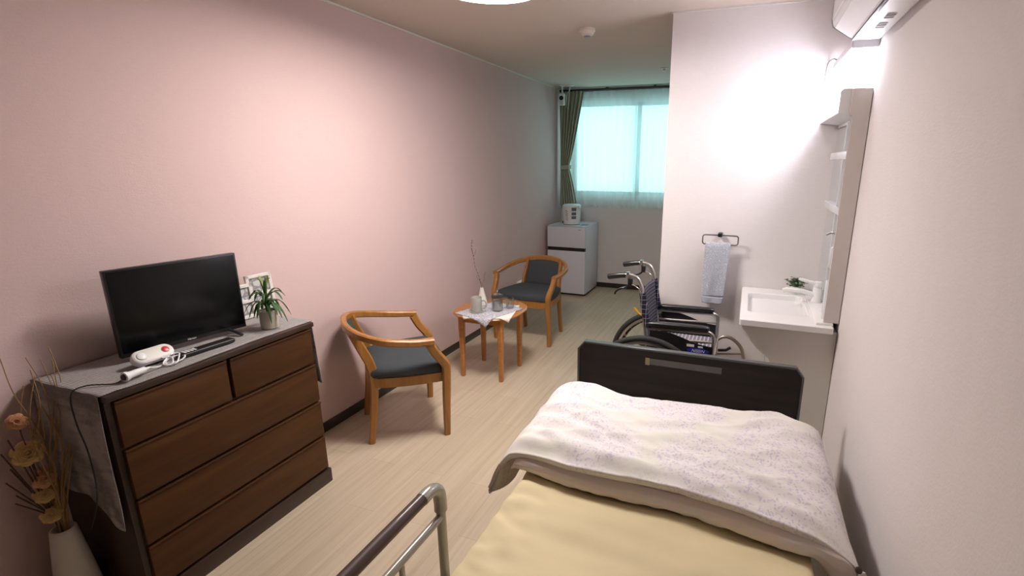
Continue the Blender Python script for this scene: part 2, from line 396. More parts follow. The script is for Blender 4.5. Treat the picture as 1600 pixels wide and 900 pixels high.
def nz(x, y, z=0): return noise.noise(Vector((x, y, z)))

# ---------------------------------------------------------------- room shell
W, H, FAR, PY, PX, NEAR = 2.70, 2.40, 6.08, 3.21, 1.745, -3.0
struct(MB().box(-0.1, W+0.1, NEAR-0.1, FAR+0.15, -0.1, 0).build('floor', 'floor'))
struct(MB().box(-0.1, W+0.1, NEAR-0.1, FAR+0.15, H, H+0.1).build('ceiling', 'ceiling'))
struct(MB().box(-0.1, 0, NEAR-0.1, FAR+0.15, 0, H).build('wall_left', 'wall_pink'))
struct(MB().box(W, W+0.1, NEAR-0.1, PY, 0, H).build('wall_right', 'wall_white'))
struct(MB().box(-0.0, W, NEAR-0.1, NEAR, 0, H).build('wall_back', 'bedboard'))  # unseen rear wall, set far back in dark wood to cut bounced light
struct(MB().box(PX, W+0.1, PY, FAR, 0, H).build('wall_partition', 'wall_white'))
WX0, WX1, WZ0, WZ1 = 0.115, 1.70, 1.13, 2.275
fw = MB(); fw.box(0, WX0, FAR, FAR+0.15, 0, H); fw.box(WX1, W, FAR, FAR+0.15, 0, H); fw.box(WX0, WX1, FAR, FAR+0.15, 0, WZ0); fw.box(WX0, WX1, FAR, FAR+0.15, WZ1, H)
struct(fw.build('wall_far', 'wall_white'))
struct(MB().box(0, 0.010, NEAR, FAR, 0, 0.06, 0.002).build('baseboard_left', 'base'))
struct(MB().box(0.010, PX-0.01, FAR-0.010, FAR, 0, 0.06, 0.002).build('baseboard_far', 'base'))
struct(MB().box(PX, W-0.01, PY-0.010, PY, 0, 0.06, 0.002).build('baseboard_partition', 'base'))
struct(MB().box(PX-0.010, PX, PY-0.010, FAR-0.01, 0, 0.06, 0.002).build('baseboard_side', 'base'))
struct(MB().box(W-0.010, W, NEAR, PY-0.01, 0, 0.06, 0.002).build('baseboard_right', 'base'))
# thin crown mouldings
struct(MB().box(0, 0.012, NEAR, FAR, H-0.010, H).build('trim_1', 'warmwhite'))
struct(MB().box(PX-0.008, W, PY-0.010, PY, H-0.010, H).build('trim_2', 'warmwhite'))
# window: aluminium frame, two sliding sashes
wn = bpy.data.objects.new('window_1', None); col.objects.link(wn); wn.location = (0.95, FAR, WZ0); struct(wn); OFF[wn.name] = Vector(wn.location)
f = MB()
for a in ((WX0, WX1, WZ0, WZ0+0.03), (WX0, WX1, WZ1-0.03, WZ1), (WX0, WX0+0.03, WZ0, WZ1), (WX1-0.03, WX1, WZ0, WZ1)): f.box(a[0], a[1], FAR+0.03, FAR+0.12, a[2], a[3])
struct(f.build('window_frame', 'white', wn))
for i, (a, b, yy) in enumerate(((WX0+0.03, 0.98, FAR+0.05), (0.92, WX1-0.03, FAR+0.085))):
    f = MB(); z0, z1 = WZ0+0.03, WZ1-0.03
    f.box(a, a+0.045, yy, yy+0.03, z0, z1); f.box(b-0.045, b, yy, yy+0.03, z0, z1); f.box(a, b, yy, yy+0.03, z0, z0+0.05); f.box(a, b, yy, yy+0.03, z1-0.04, z1)
    sash = struct(f.build('window_sash', 'white', wn))
    struct(MB().box(a+0.04, b-0.04, yy+0.012, yy+0.016, z0+0.04, z1-0.03).build('window_pane', 'frost', sash))
struct(MB().box(WX0-0.02, WX1+0.02, FAR-0.02, FAR+0.03, WZ0-0.02, WZ0, 0.003).build('window_sill', 'warmwhite', wn))

# ---------------------------------------------------------------- ceiling lamp
LC = (1.10, 2.185)
t = thing('ceiling_lamp', 'round white flush ceiling lamp glowing over the middle of the room', 'ceiling lamp', (*LC, H))
MB().lathe([(0.240, H), (0.247, H-0.02), (0.247, H-0.098), (0.243, H-0.104), (0.238, H-0.104), (0.235, H-0.080)], (*LC, 0), 48).build('lamp_housing', 'lightbody', t)
MB().lathe([(0.234, H-0.086), (0.232, H-0.090), (0.18, H-0.094), (0.09, H-0.097), (0.01, H-0.098)], (*LC, 0), 48).build('lamp_diffuser', 'lamp', t)

# ---------------------------------------------------------------- bed
BX0, BX1, BY0, BY1 = 1.588, 2.505, 0.06, 2.085
bed = thing('bed', 'care bed with cream sheet and dark wooden end board with clipped corners', 'bed', (2.046, 1.08, 0))
def board(y, name):
    x0, x1, z0, z1, c = 1.560, 2.522, 0.16, 0.752, 0.036
    poly = [(x0, z0), (x1, z0), (x1, z1-c), (x1-c*0.8, z1), (x0+c*0.8, z1), (x0, z1-c)]
    b = MB().prism(poly, 'y', y-0.009, y+0.011, 0.002).build(name, 'bedboard', bed)
    path = [(x0, 0, z0), (x0, 0, z1-c), (x0+c*0.8, 0, z1), (x1-c*0.8, 0, z1), (x1, 0, z1-c), (x1, 0, z0)]
    e = MB(); e.tube([(p[0], y, p[2]) for p in path], 0.012, rect=(0.010, 0.030), up=(0, 1, 0)); e.build('edge_trim', 'bedtrim', b)
    return b
hb = board(2.112, 'headboard')
MB().box(1.878, 2.205, 2.1015, 2.1028, 0.683, 0.712).build('tape_label', 'tape', hb)['label'] = 'clear tape strip with faint writing'
lb = MB().box(1.876, 1.895, 2.1005, 2.1014, 0.680, 0.714).build('yellow_tag', 'tape_y', hb); lb['label'] = 'yellowed square at the end of the tape strip'
footb = board(0.035, 'footboard')
f = MB(); f.box(BX0+0.01, BX0+0.05, 0.05, 2.10, 0.24, 0.32, 0.004); f.box(BX1-0.05, BX1-0.01, 0.05, 2.10, 0.24, 0.32, 0.004)
for yy in (0.2, 0.7, 1.2, 1.7, 2.0): f.box(BX0+0.05, BX1-0.05, yy, yy+0.04, 0.25, 0.30)
f.build('bed_frame', 'bedtrim', bed)
for x in (BX0+0.04, BX1-0.04):
    for y in (0.12, 2.02): MB().box(x-0.025, x+0.025, y-0.025, y+0.025, 0, 0.26, 0.004).build('leg', 'bedtrim', bed)
MB().box(BX0+0.012, BX1-0.012, 0.06, 2.092, 0.32, 0.46, 0.02, 3).build('mattress', 'whitecloth', bed)
def sheet(u, v):
    # u across 0..1 incl. side drops, v along
    s = u*2-1; y = 0.062+(2.03)*v
    a = abs(s)
    hw = (BX1-BX0)/2; cx = (BX0+BX1)/2
    if a < 0.86: x = cx+s/0.86*(hw-0.018)*1.0; z = 0.502
    else:
        k = (a-0.86)/0.14
        if k < 0.3: an = k/0.3*PI/2; x = cx+math.copysign(hw-0.018+0.018*math.sin(an), s); z = 0.502-0.018+0.018*math.cos(an)
        else: x = cx+math.copysign(hw-0.004*(k-0.3), s); z = 0.484-(k-0.3)/0.7*0.16
    q = 1 if a < 0.86 else max(0, 1-(a-0.86)*9)
    ed = ss(0.4, 0.9, -s)
    fo = 0.011*math.sin((y*9+1.3*math.sin(x*2.2+0.5)+0.7*nz(x*3, y*3))*2.0)*ss(0.55, 0.2, abs(y-1.05))
    z += q*(0.008*nz(x*2.2+3, y*6.5)+0.006*nz(x*5, y*15, 2)+fo*(0.35+0.65*ss(-1, 1, s)) + ed*0.010*nz(x*14+y*9, y*22, 5))
    x += (1-q)*0.006*nz(y*14, z*5, 9)
    return (x, y, z)
MB().grid(sheet, 110, 210).build('bed_sheet', 'sheet', bed, angle=80)

# duvet folded on the far half
def yn(x): return 1.415-0.09*(x-1.55)+0.012*math.sin(x*9+1)
dv = thing('duvet', 'white duvet with lilac floral print folded double on the bed', 'duvet', (2.05, 1.7, 0.5))
XL, XR, YB = 1.487, 2.602, 2.075
def upper(u, v):
    s = (u*2-1)*1.12; t = v*1.06
    sg = max(-1, min(1, s)); tt = min(1, t)
    x = XL+(XR-XL)*(sg+1)/2
    y = YB+(yn(x)-0.005-YB)*tt
    a = abs(sg)
    ex = (1-a**5)**0.45 if a < 1 else 0
    bk = 1-ss(0.0, 0.26, tt)
    ey = (1-bk**2.2*0.9)
    nr = ss(0.90, 1.0, tt)
    z = 0.505+0.112*ex*ey-0.022*nr*ex
    z += 0.018*math.sin(x*5.2+0.5)*ey*ex*(1-tt)*1.2
    wr = (nz(x*2.6-y*1.2, y*9+x*2.4, 1)*0.020+nz(x*4-y*3, y*17+x*8, 4)*0.013+(1-abs(nz(x*3+y*1.5, y*11-x*4, 12))*4)*0.004+nz(x*22, y*22, 6)*0.003)
    z += wr*ex*(1-0.6*nr)
    # puckers along the sides
    z += 0.010*nz(y*16, x*3, 8)*(a**3)*(0 if a >= 1 else 1)
    if s < -1: k = (-1-s)/0.12; z = 0.505-(0.065+0.065*ss(0.55, 0.95, t))*k; x -= 0.006*math.sin(k*PI)-0.012*nz(y*12, 2)
    if s > 1: k = (s-1)/0.12; z = 0.505-0.12*k; x += 0.006*math.sin(k*PI)-0.012*nz(y*12, 7)
    x += 0.008*nz(y*9, 3.3)*a**4
    if t > 1: k = (t-1)/0.06; z -= 0.030*k*(1 if a < 1 else 0.3); y += 0.014*k*k
    # hanging corner on the aisle side
    wl = ss(0.84, 1.0, t)*ss(0.92, 1.12, -s)
    x += (1.440-x)*wl; y += (1.415-y)*wl*0.8; z += (0.385-z)*wl
    # lifted corner by the wall
    wq = ss(0.86, 1.0, t)*ss(0.80, 1.05, s)
    x += (2.620-x)*wq; y += (1.285-y)*wq; z += (0.515-z)*wq
    return (x, y, z)
MB().grid(upper, 150, 120).build('top_layer', 'duvet', dv, angle=85, solid=0.012)
def lower(u, v):
    # v around a closed fold profile, u across
    x = 1.540+(2.608-1.540)*u
    e = min(1, (1-abs(u*2-1)**14)**0.5) if abs(u*2-1) < 1 else 0
    e = max(e, 0.15)
    y0 = yn(x)
    pr = [(0.42, 0.560), (0.20, 0.568), (0.05, 0.575), (0.012, 0.570), (-0.014, 0.556), (-0.022, 0.538), (-0.016, 0.520), (0.000, 0.508), (0.06, 0.504), (0.42, 0.504)]
    f = v*(len(pr)-1); i = min(int(f), len(pr)-2); k = f-i
    py = pr[i][0]*(1-k)+pr[i+1][0]*k; pz = pr[i][1]*(1-k)+pr[i+1][1]*k
    wv = 0.006*nz(x*13, v*3, 2)+0.004*nz(x*30, v*5, 5)
    dr_ = 0.10*ss(2.50, 2.60, x)*ss(0.45, 0.8, v)
    return (x, y0+py+wv, 0.504+(pz-0.504)*e+wv*0.6*ss(0, .3, v)*ss(1, .75, v)-dr_)
MB().grid(lower, 120, 45).build('folded_underlayer', 'duvet_under', dv, angle=85)
sm = []
for i in range(60):
    x = 1.60+(2.58-1.60)*i/59; sm.append((x, yn(x)-0.014, 0.579))
b = MB().lathe([(0.0075, 0), (0.009, 0.002), (0.006, 0.004), (0.002, 0.004)], (2.606, 1.283, 0.532), 16, Matrix.Rotation(0.7, 4, 'X')); b.build('button', 'dresser_dark', dv)['label'] = 'dark brown button at the corner'

# bed rail
rl = thing('bed_rail', 'beige metal bed side rail with dark wood grip beside the cream sheet', 'bed rail', (1.575, 0.65, 0))
RXX = 1.572
r = MB()
r.tube(spline([(RXX, 0.865, 0.772), (RXX, 0.905, 0.770), (RXX, 0.932, 0.750), (RXX, 0.938, 0.715), (RXX, 0.938, 0.69)], 6), 0.0165, 14)
r.build('corner_sleeve', 'railgrey', rl)
MB().tube([(RXX, 0.938, 0.70), (RXX, 0.938, 0.29)], 0.0125, 14).build('post', 'railgrey', rl)
MB().tube([(RXX, 0.25, 0.70), (RXX, 0.25, 0.29)], 0.0125, 14).build('post', 'railgrey', rl)
MB().tube([(RXX, 0.34, 0.772), (RXX, 0.870, 0.772)], 0.0155, 14).build('hand_grip', 'grip', rl)
MB().tube(spline([(RXX, 0.34, 0.772), (RXX, 0.29, 0.770), (RXX, 0.255, 0.750), (RXX, 0.25, 0.69)], 6), 0.0165, 14).build('corner_sleeve', 'railgrey', rl)
MB().tube([(RXX, 0.25, 0.672), (RXX, 0.938, 0.672)], 0.0105, 12).build('lower_rail', 'railgrey', rl)
for yy in (0.42, 0.60, 0.775): MB().tube([(RXX, yy, 0.672), (RXX, yy, 0.33)], 0.007, 10).build('baluster', 'railgrey', rl)
MB().tube([(RXX, 0.25, 0.34), (RXX, 0.938, 0.34)], 0.0105, 12).build('bottom_rail', 'railgrey', rl)
for yy in (0.915, 0.235): MB().box(RXX-0.01, BX0+0.012, yy, yy+0.04, 0.27, 0.30, 0.003).build('mounting_bracket', 'railgrey', rl)

# ---------------------------------------------------------------- dresser
DY0, DY1, DX, DZ = 0.868, 1.682, 0.395, 0.838
dr = thing('dresser', 'dark walnut five drawer chest standing against the pink wall', 'chest of drawers', (0.2, 1.275, 0))
b = MB(); b.box(0.012, DX-0.018, DY0, DY1, 0.0, DZ-0.022, 0.002); b.build('carcass', 'dresser_dark', dr)
MB().box(0.012, DX+0.006, DY0-0.004, DY1+0.004, DZ-0.022, DZ, 0.003).build('top_board', 'dresser_dark', dr)
MB().box(0.03, DX+0.004, DY0, DY1+0.003, 0, 0.072, 0.003).build('plinth', 'dresser_dark', dr)
def drawer(y0, y1, z0, z1):
    d = MB(); d.box(DX-0.02, DX, y0, y1, z0, z1, 0.003); d.build('drawer', 'dresser', dr)
    # bevelled finger lip along the top edge
zs = [(0.643, 0.808), (0.449, 0.632), (0.264, 0.438), (0.084, 0.253)]
drawer(DY0+0.018, 1.262, *zs[0]); drawer(1.276, DY1-0.012, *zs[0])
for z in zs[1:]: drawer(DY0+0.018 if z != zs[1] else DY0+0.018, DY1-0.008, *z)
e = MB()
for (z0, z1) in zs[1:]: e.box(DX-0.004, DX+0.004, DY0+0.018, DY1-0.008, z1-0.006, z1+0.001, 0.0015)
e.box(DX-0.004, DX+0.004, DY0+0.018, 1.262, 0.802, 0.809, 0.0015); e.box(DX-0.004, DX+0.004, 1.276, DY1-0.012, 0.802, 0.809, 0.0015)
e.build('finger_lip', 'dresser', dr)

# runner cloth over the dresser top, hanging at both ends
rn = thing('table_runner', 'grey woven cloth spread over the dresser top and hanging at its ends', 'cloth', (0.2, 1.275, DZ))
def rtop(u, v):
    y = DY0-0.012+(DY1-DY0+0.024)*v; fx = 0.383+0.006*math.sin(v*7)+0.003*nz(v*25, 1)
    return (0.022+(fx-0.022)*u, y, DZ+0.0035+0.0016*nz(u*6, v*10))
MB().grid(rtop, 20, 60).build('top_sheet', 'runner', rn, solid=0.0025, angle=80)
def rleft(u, v):
    x = 0.022+(0.375-0.022)*u
    zb = 0.44-0.10*ss(0.45, 1.0, u)
    z = DZ+0.0035-(DZ-zb)*v
    return (x-0.01*v*ss(0.6, 1, u), DY0-0.012-0.004*math.sin(v*PI/2)-0.008*v*(0.5+nz(u*5, v*2)), z)
MB().grid(rleft, 24, 30).build('hanging_end', 'runner', rn, solid=0.0025, angle=80)
def rright(u, v):
    x = 0.022+(0.379-0.022)*u
    zb = 0.60-0.08*ss(0.5, 1.0, u)
    return (x+0.012*v*ss(0.5, 1, u), DY1+0.012+0.006*v+0.006*v*math.sin(u*9), DZ+0.0035-(DZ-zb)*v)
MB().grid(rright, 24, 20).build('hanging_end', 'runner', rn, solid=0.0025, angle=80)
TZ = DZ+0.0055

# television
A, B = Vector((0.162, 1.052, 0)), Vector((0.236, 1.484, 0))
ud = (B-A).normalized(); nd = Vector((ud.y, -ud.x, 0))
tv = thing('television', 'black flat screen television on splayed feet on the dresser', 'television', (*(A+B).xy/2, TZ))
F = frame(((A.x), (A.y), 0.861), ud, (0, 0, 1)); L = (B-A).length; HT = 0.324
def lb_(x0, x1, y0, y1, z0, z1, bev=0.002): return MB().box(x0, x1, y0, y1, z0, z1, bev, 2, F)
lb_(0, L, 0, HT, -0.026, 0.0).build('casing', 'black', tv)
lb_(0.03, L-0.03, 0.03, HT-0.08, -0.06, -0.02, 0.01).build('rear_housing', 'black', tv)
lb_(0.007, L-0.007, 0.016, HT-0.007, -0.001, 0.0012, 0.0005).build('screen', 'screen', tv)
for cxx in (0.075, L-0.075):
    s = MB()
    for sg in (1, -1):
        p0 = F @ Vector((cxx, 0.008, -0.013)); 
        p1 = F @ Vector((cxx+0.022, TZ+0.004-0.861, -0.013+sg*0.075))
        s.tube([p0, (p0+p1)/2+Vector((0, 0, 0.002)), p1], 0.005, rect=(0.012, 0.007))
    s.build('foot', 'black', tv)
text_mesh('Hisense', 0.0095, frame(F @ Vector((L*0.52, 0.009, 0.0016)), ud, (0, 0, 1)), 'brand_lettering', 'whitetext', tv, bold=0.0003)

# remote control
rm = thing('remote_control', 'slim black remote control lying in front of the television', 'remote control', (0.29, 1.27, TZ), 0)
Fr = frame((0.297, 1.155, TZ+0.001), (0.06, 1, 0), (-1, 0.06, 0))
MB().box(0, 0.205, -0.021, 0.021, 0, 0.016, 0.004, 2, Fr).build('remote_body', 'black', rm)
MB().box(0.004, 0.201, -0.0215, -0.0195, 0.0125, 0.0145, 0, 2, Fr).build('silver_edge', 'alu', rm)
for i in range(4):
    for j in range(3): MB().box(0.018+i*0.012, 0.027+i*0.012, -0.013+j*0.009, -0.007+j*0.009, 0.015, 0.0178, 0.0008, 1, Fr).build('button', 'whitetext', rm)

# alarm / caller box
cp = thing('alarm_unit', 'white oval alarm box with red button in front of the television', 'alarm box', (0.25, 1.10, TZ))
Fc = frame((0.253, 1.098, TZ+0.026), (0.03, 1, 0.0), (-0.72, 0, 0.69)) @ Matrix.Scale(0.90, 4)
def stad(L_, R_, n=14):
    return [(L_/2+R_*math.cos(a), R_*math.sin(a)) for a in [(-PI/2+PI*i/n) for i in range(n+1)]]+[(-L_/2+R_*math.cos(a), R_*math.sin(a)) for a in [(PI/2+PI*i/n) for i in range(n+1)]]
def stadloft(prof, name, mat, parent, Fm):
    m_ = MB(); m_.loft([[Fm @ Vector((x, y, z)) for x, y in stad(0.085, rr)] for rr, z in prof]); return m_.build(name, mat, parent)
stadloft([(0.026, -0.012), (0.031, -0.008), (0.033, 0.0), (0.033, 0.012), (0.030, 0.018), (0.027, 0.020)], 'alarm_body', 'white', cp, Fc)
stadloft([(0.0262, 0.0195), (0.0255, 0.0212), (0.0245, 0.0215)], 'face_plate', 'warmwhite', cp, Fc)
def disc(Fm, c, r_, h, name, mat, parent): return MB().lathe([(r_, 0), (r_, h*0.6), (r_*0.85, h), (0.001, h)], (0, 0, 0), 24, Fm @ Matrix.Translation(c)).build(name, mat, parent)
disc(Fc, (0.043, 0.001, 0.0215), 0.0145, 0.002, 'button_bezel', 'grey', cp)
disc(Fc, (0.043, 0.001, 0.0228), 0.0125, 0.0018, 'red_button', 'red', cp)['label'] = 'red push button'
disc(Fc, (-0.043, 0.0, 0.0215), 0.0175, 0.0015, 'dial_ring', 'grey', cp)
disc(Fc, (-0.043, 0.0, 0.0222), 0.0165, 0.004, 'speaker_dial', 'white', cp)
b = MB(); b.box(0.225, 0.275, 1.06, 1.135, TZ, TZ+0.022, 0.004); b.build('stand', 'black', cp)
for yy in (1.105, 1.135): MB().tube([(0.275, yy, TZ+0.018), (0.290, yy+0.003, TZ+0.016)], 0.0045, 10).build('cable_plug', 'chrome', cp)
# call handle with coiled white cord
ch = thing('call_handle', 'white bell-shaped call handle with looped white cord on the dresser edge', 'call button', (0.32, 1.0, TZ))
d = Vector((-0.14, 0.99, 0)).normalized(); o0 = Vector((0.347, 0.952, TZ+0.0175))
Fh = frame(o0, (0, 0, 1), d.cross(Vector((0, 0, 1)))); 
Mh = Matrix.Translation(o0) @ d.to_track_quat('Z', 'Y').to_matrix().to_4x4()
MB().lathe([(0.013, 0), (0.0165, 0.001), (0.0165, 0.011), (0.0125, 0.016), (0.0115, 0.040), (0.0105, 0.068), (0.006, 0.072), (0.003, 0.088)], (0, 0, 0), 20, Mh).build('handle_body', 'white', ch)
MB().lathe([(0.009, -0.004), (0.0115, 0.0005)], (0, 0, 0), 20, Mh).build('end_cap', 'black', ch)
q = o0+d*0.085
cp_ = [q, q+Vector((-0.004, 0.02, -0.008)), (0.325, 1.075, TZ+0.005), (0.318, 1.10, TZ+0.006), (0.338, 1.135, TZ+0.006), (0.322, 1.165, TZ+0.012), (0.298, 1.150, TZ+0.014), (0.300, 1.115, TZ+0.010), (0.330, 1.095, TZ+0.006), (0.350, 1.115, TZ+0.008), (0.320, 1.145, TZ+0.013), (0.290, 1.165, TZ+0.018), (0.283, 1.140, TZ+0.019), (0.305, 1.105, TZ+0.012), (0.330, 1.085, TZ+0.008), (0.343, 1.105, TZ+0.006), (0.305, 1.13, TZ+0.016), (0.288, 1.11, TZ+0.018)]
MB().tube(spline(cp_, 8), 0.0028, 8).build('cord', 'white', ch)
# black power cord over the dresser end
cpts = [(0.292, 0.985, TZ+0.004), (0.325, 0.955, TZ+0.003), (0.330, 0.925, TZ+0.003), (0.27, 0.885, TZ+0.004), (0.262, 0.846, TZ-0.012), (0.270, 0.838, 0.74), (0.295, 0.836, 0.66), (0.305, 0.834, 0.60), (0.300, 0.832, 0.50), (0.26, 0.83, 0.40), (0.16, 0.83, 0.26), (0.06, 0.85, 0.20), (0.030, 0.93, 0.24), (0.028, 0.944, 0.30)]
tag(MB().tube(spline(cpts, 8), 0.0022, 7).build('power_cord', 'black'), 'thin black power cord hanging down the cloth on the dresser end', 'cord')

# photo frames behind the television
pf = thing('photo_frame', 'whitewashed multi picture frame standing behind the television', 'picture frame', (0.06, 1.68, TZ))
def pframe(y0, y1, x, z0, z1, lean):
    Fp = frame((x, y0, z0), (0.06, 1, 0), (lean, 0, 1))
    w_, h_ = (y1-y0), (z1-z0); fr = MB(); t_ = 0.016
    fr.box(0, w_, 0, t_, 0, 0.014, 0.002, 1, Fp); fr.box(0, w_, h_-t_, h_, 0, 0.014, 0.002, 1, Fp); fr.box(0, t_, 0, h_, 0, 0.014, 0.002, 1, Fp); fr.box(w_-t_, w_, 0, h_, 0, 0.014, 0.002, 1, Fp); fr.box(0, w_, h_/2-t_/2, h_/2+t_/2, 0, 0.014, 0.002, 1, Fp)
    p_ = fr.build('frame_panel', 'warmwhite', pf)
    for a, b in ((t_, h_/2-t_/2), (h_/2+t_/2, h_-t_)): MB().box(t_, w_-t_, a, b, 0.002, 0.006, 0, 1, Fp).build('picture', 'picture', p_)
pframe(1.645, 1.775, 0.062, TZ, 1.033, -0.09)
pframe(1.545, 1.648, 0.085, TZ, 1.005, -0.09)

# potted spiky plant
pp = thing('potted_plant', 'spiky green plant in a small beige pot on the dresser corner', 'potted plant', (0.300, 1.545, TZ))
pc = (0.300, 1.545, TZ)
MB().lathe([(0.030, 0.0), (0.035, 0.002), (0.0365, 0.03), (0.0375, 0.078), (0.0375, 0.082), (0.034, 0.082), (0.033, 0.072), (0.001, 0.070)], pc, 30).build('pot', 'pot', pp)
MB().lathe([(0.006, 0.070), (0.009, 0.10), (0.007, 0.135), (0.002, 0.14)], pc, 10).build('stem', 'leaf', pp)
rnd = random.Random(3)
def blade(base, ang, length, rise, droop, wd, mat, parent, name='leaf'):
    n = 9; Lp, Rp = [], []
    for i in range(n+1):
        t_ = i/n; rr = length*t_*(1-0.12*t_); z = rise*math.sin(min(1, t_*1.25)*PI/2)-droop*t_*t_
        c = Vector(base)+Vector((math.cos(ang)*rr, math.sin(ang)*rr, z))
        sd = Vector((-math.sin(ang), math.cos(ang), 0)); ww = wd*1.45*(0.35+1.2*t_)*(1-t_)**0.6*1.1+0.0004
        Lp.append((c-sd*ww+Vector((0, 0, ww*0.5)), c, c+sd*ww+Vector((0, 0, ww*0.5))))
    m_ = MB(); m_.loft([list(q) for q in Lp], cap=False, closed=False); return m_.build(name, mat, parent, solid=0.0008, angle=80)
for i in range(30):
    lv = i/30; a = i*2.399
    if lv < 0.5: blade((pc[0], pc[1], pc[2]+0.088+0.03*lv), a, 0.085+rnd.random()*0.03, 0.045+rnd.random()*0.02, 0.075+rnd.random()*0.045, 0.0062, 'leaf', pp)
    elif lv < 0.8: blade((pc[0], pc[1], pc[2]+0.11+0.03*lv), a, 0.07+rnd.random()*0.03, 0.06, 0.03+rnd.random()*0.03, 0.0058, 'leaf', pp)
    else: blade((pc[0], pc[1], pc[2]+0.13), a, 0.022+rnd.random()*0.016, 0.085+rnd.random()*0.02, 0, 0.0058, 'leaf_light' if i % 2 else 'leaf', pp)

# ---------------------------------------------------------------- floor vase with dried flowers
vc = (0.150, 0.785, 0.0)
vs = thing('floor_vase', 'tall white floor vase holding dried roses and straw stems', 'vase', vc)
vz = 0.345
m_ = MB(); rings = []
for i in range(24):
    t_ = i/23; z = vz*t_; r_ = 0.070-0.036*t_**1.2
    n = 48; rings.append([Vector((vc[0]+math.cos(2*PI*j/n)*(r_+0.0010*math.cos(j*PI/2*2)), vc[1]+math.sin(2*PI*j/n)*(r_+0.0010*math.cos(j*PI)), z)) for j in range(n)])
for rr, z in ((0.029, vz+0.002), (0.027, vz-0.01), (0.03, vz-0.08), (0.005, vz-0.085)): rings.append([Vector((vc[0]+math.cos(2*PI*j/48)*rr, vc[1]+math.sin(2*PI*j/48)*rr, z)) for j in range(48)])
m_.loft(rings); m_.build('vase_body', 'vase', vs, angle=80)
fl = tag(thing('dried_grass', 'x', 'dried grass', (vc[0], vc[1], vz-0.08)), 'tall wavy dried straw strands rising from the floor vase', 'dried grass')
rnd = random.Random(11)
for i in range(20):
    ty = 0.785+rnd.uniform(-0.005, 0.10); tx = 0.13+rnd.uniform(-0.05, 0.05); tz = rnd.uniform(0.72, 0.97); ph = rnd.uniform(0, 6)
    p = []
    for k in range(7):
        f_ = k/6
        p.append((vc[0]+(tx-vc[0])*f_+0.014*math.sin(ph+f_*7)*f_, vc[1]+0.008*math.sin(i)+(ty-vc[1])*f_+0.024*math.sin(ph+f_*7)*f_, vz-0.07+(tz-vz+0.07)*f_))
    pts = spline(p, 5); MB().tube(pts, 0.001, 5, rad=[0.0030-0.0018*q/len(pts) for q in range(len(pts))]).build('straw_strand', 'straw', fl)
for i, (tx, ty, tz) in enumerate([(0.10, 0.715, 0.66), (0.12, 0.70, 0.57), (0.13, 0.71, 0.52), (0.10, 0.725, 0.60), (0.13, 0.755, 0.62), (0.11, 0.735, 0.70), (0.14, 0.70, 0.50)]):
    MB().tube(spline([(vc[0], vc[1], vz-0.07), (vc[0]-0.005, vc[1]-0.008, vz+0.04), (tx, ty, tz)], 6), 0.0022, 6).build('dark_stem', 'darkstraw', fl)
roses = [((0.12, 0.762, 0.752), 0.020, 'petal_pink', 'topmost of the five dried roses, pinkish and half open', 1.0), ((0.125, 0.764, 0.640), 0.026, 'petal', 'large pale yellow dried rose second from the top', 1.2),
         ((0.13, 0.782, 0.535), 0.024, 'petal_pink', 'pinkish dried rose in the middle of the bunch', 1), ((0.135, 0.772, 0.485), 0.023, 'petal', 'pale yellow dried rose just below the middle one', 1), ((0.145, 0.770, 0.410), 0.022, 'petal', 'lowest yellow dried rose beside the vase rim', 1)]
for (c, R_, mt, lab, sc) in roses:
    rt = thing('dried_rose', lab, 'dried flower', c, 0, 'dried roses in the floor vase'); R_ *= 1.15
    rn_ = random.Random(int(c[2]*1000)); dirv = Vector((0.85, -0.28, 0.42)); qd = dirv.to_track_quat('Z', 'Y').to_matrix().to_4x4()
    m_ = MB()
    m_.ball(c, R_*0.34, mat=qd, sc=(1, 1, 1.2))
    for ring, (cnt, ro, tl) in enumerate(((3, 0.36, 0.95), (4, 0.52, 0.85), (5, 0.72, 0.65), (6, 0.95, 0.40), (7, 1.2, 0.12))):
        for k in range(cnt):
            a0 = 2*PI*k/cnt+ring*0.7+rn_.uniform(-0.2, 0.2)
            def pet(u, v, a0=a0, ro=ro, tl=tl, ring=ring):
                aa = a0+(u-0.5)*(2*PI/cnt*1.35); r_ = R_*sc*(ro*0.35+ro*0.65*v)*(1-0.22*(2*u-1)**2*v)
                h = R_*tl*v*0.75+R_*0.18*math.sin(v*3)+0.05*R_*math.sin(u*19+k)
                return Matrix.Translation(c) @ qd @ Vector((math.cos(aa)*r_, math.sin(aa)*r_, h))
            m_.grid(pet, 5, 4)
    m_.build('petals', mt, rt, solid=0.0006, angle=80)
    MB().tube(spline([c, ((c[0]+vc[0])/2-0.004, (c[1]+vc[1])/2-0.003, (c[2]+vz)/2), (vc[0]-0.004, vc[1]-0.006, vz-0.06)], 6), 0.0018, 6).build('stem', 'darkstraw', rt)

# wall outlet
wo = thing('wall_outlet', 'cream double wall socket plate low beside the dresser end', 'socket', (0.0, 0.915, 0.29))
MB().box(0.0, 0.008, 0.868, 0.972, 0.268, 0.350, 0.003).build('cover_plate', 'warmwhite', wo)
for zz in (0.290, 0.325): MB().box(0.0075, 0.009, 0.890, 0.908, zz-0.006, zz+0.006, 0.001).build('socket_slot', 'greytext', wo)
tag(MB().box(0.009, 0.034, 0.930, 0.960, 0.292, 0.335, 0.004).build('plug', 'black'), 'black plug pushed into the wall socket beside the dresser', 'plug')
cvp = thing('cable_cover', 'small white socket box low on the pink wall beyond the far armchair', 'socket', (0.0, 4.78, 0.25))
MB().box(0.0, 0.035, 4.70, 4.84, 0.255, 0.325, 0.012, 3).build('socket_box', 'white', cvp)
MB().box(0.004, 0.03, 4.78, 4.82, 0.235, 0.258, 0.004).build('plug_underneath', 'black', cvp)

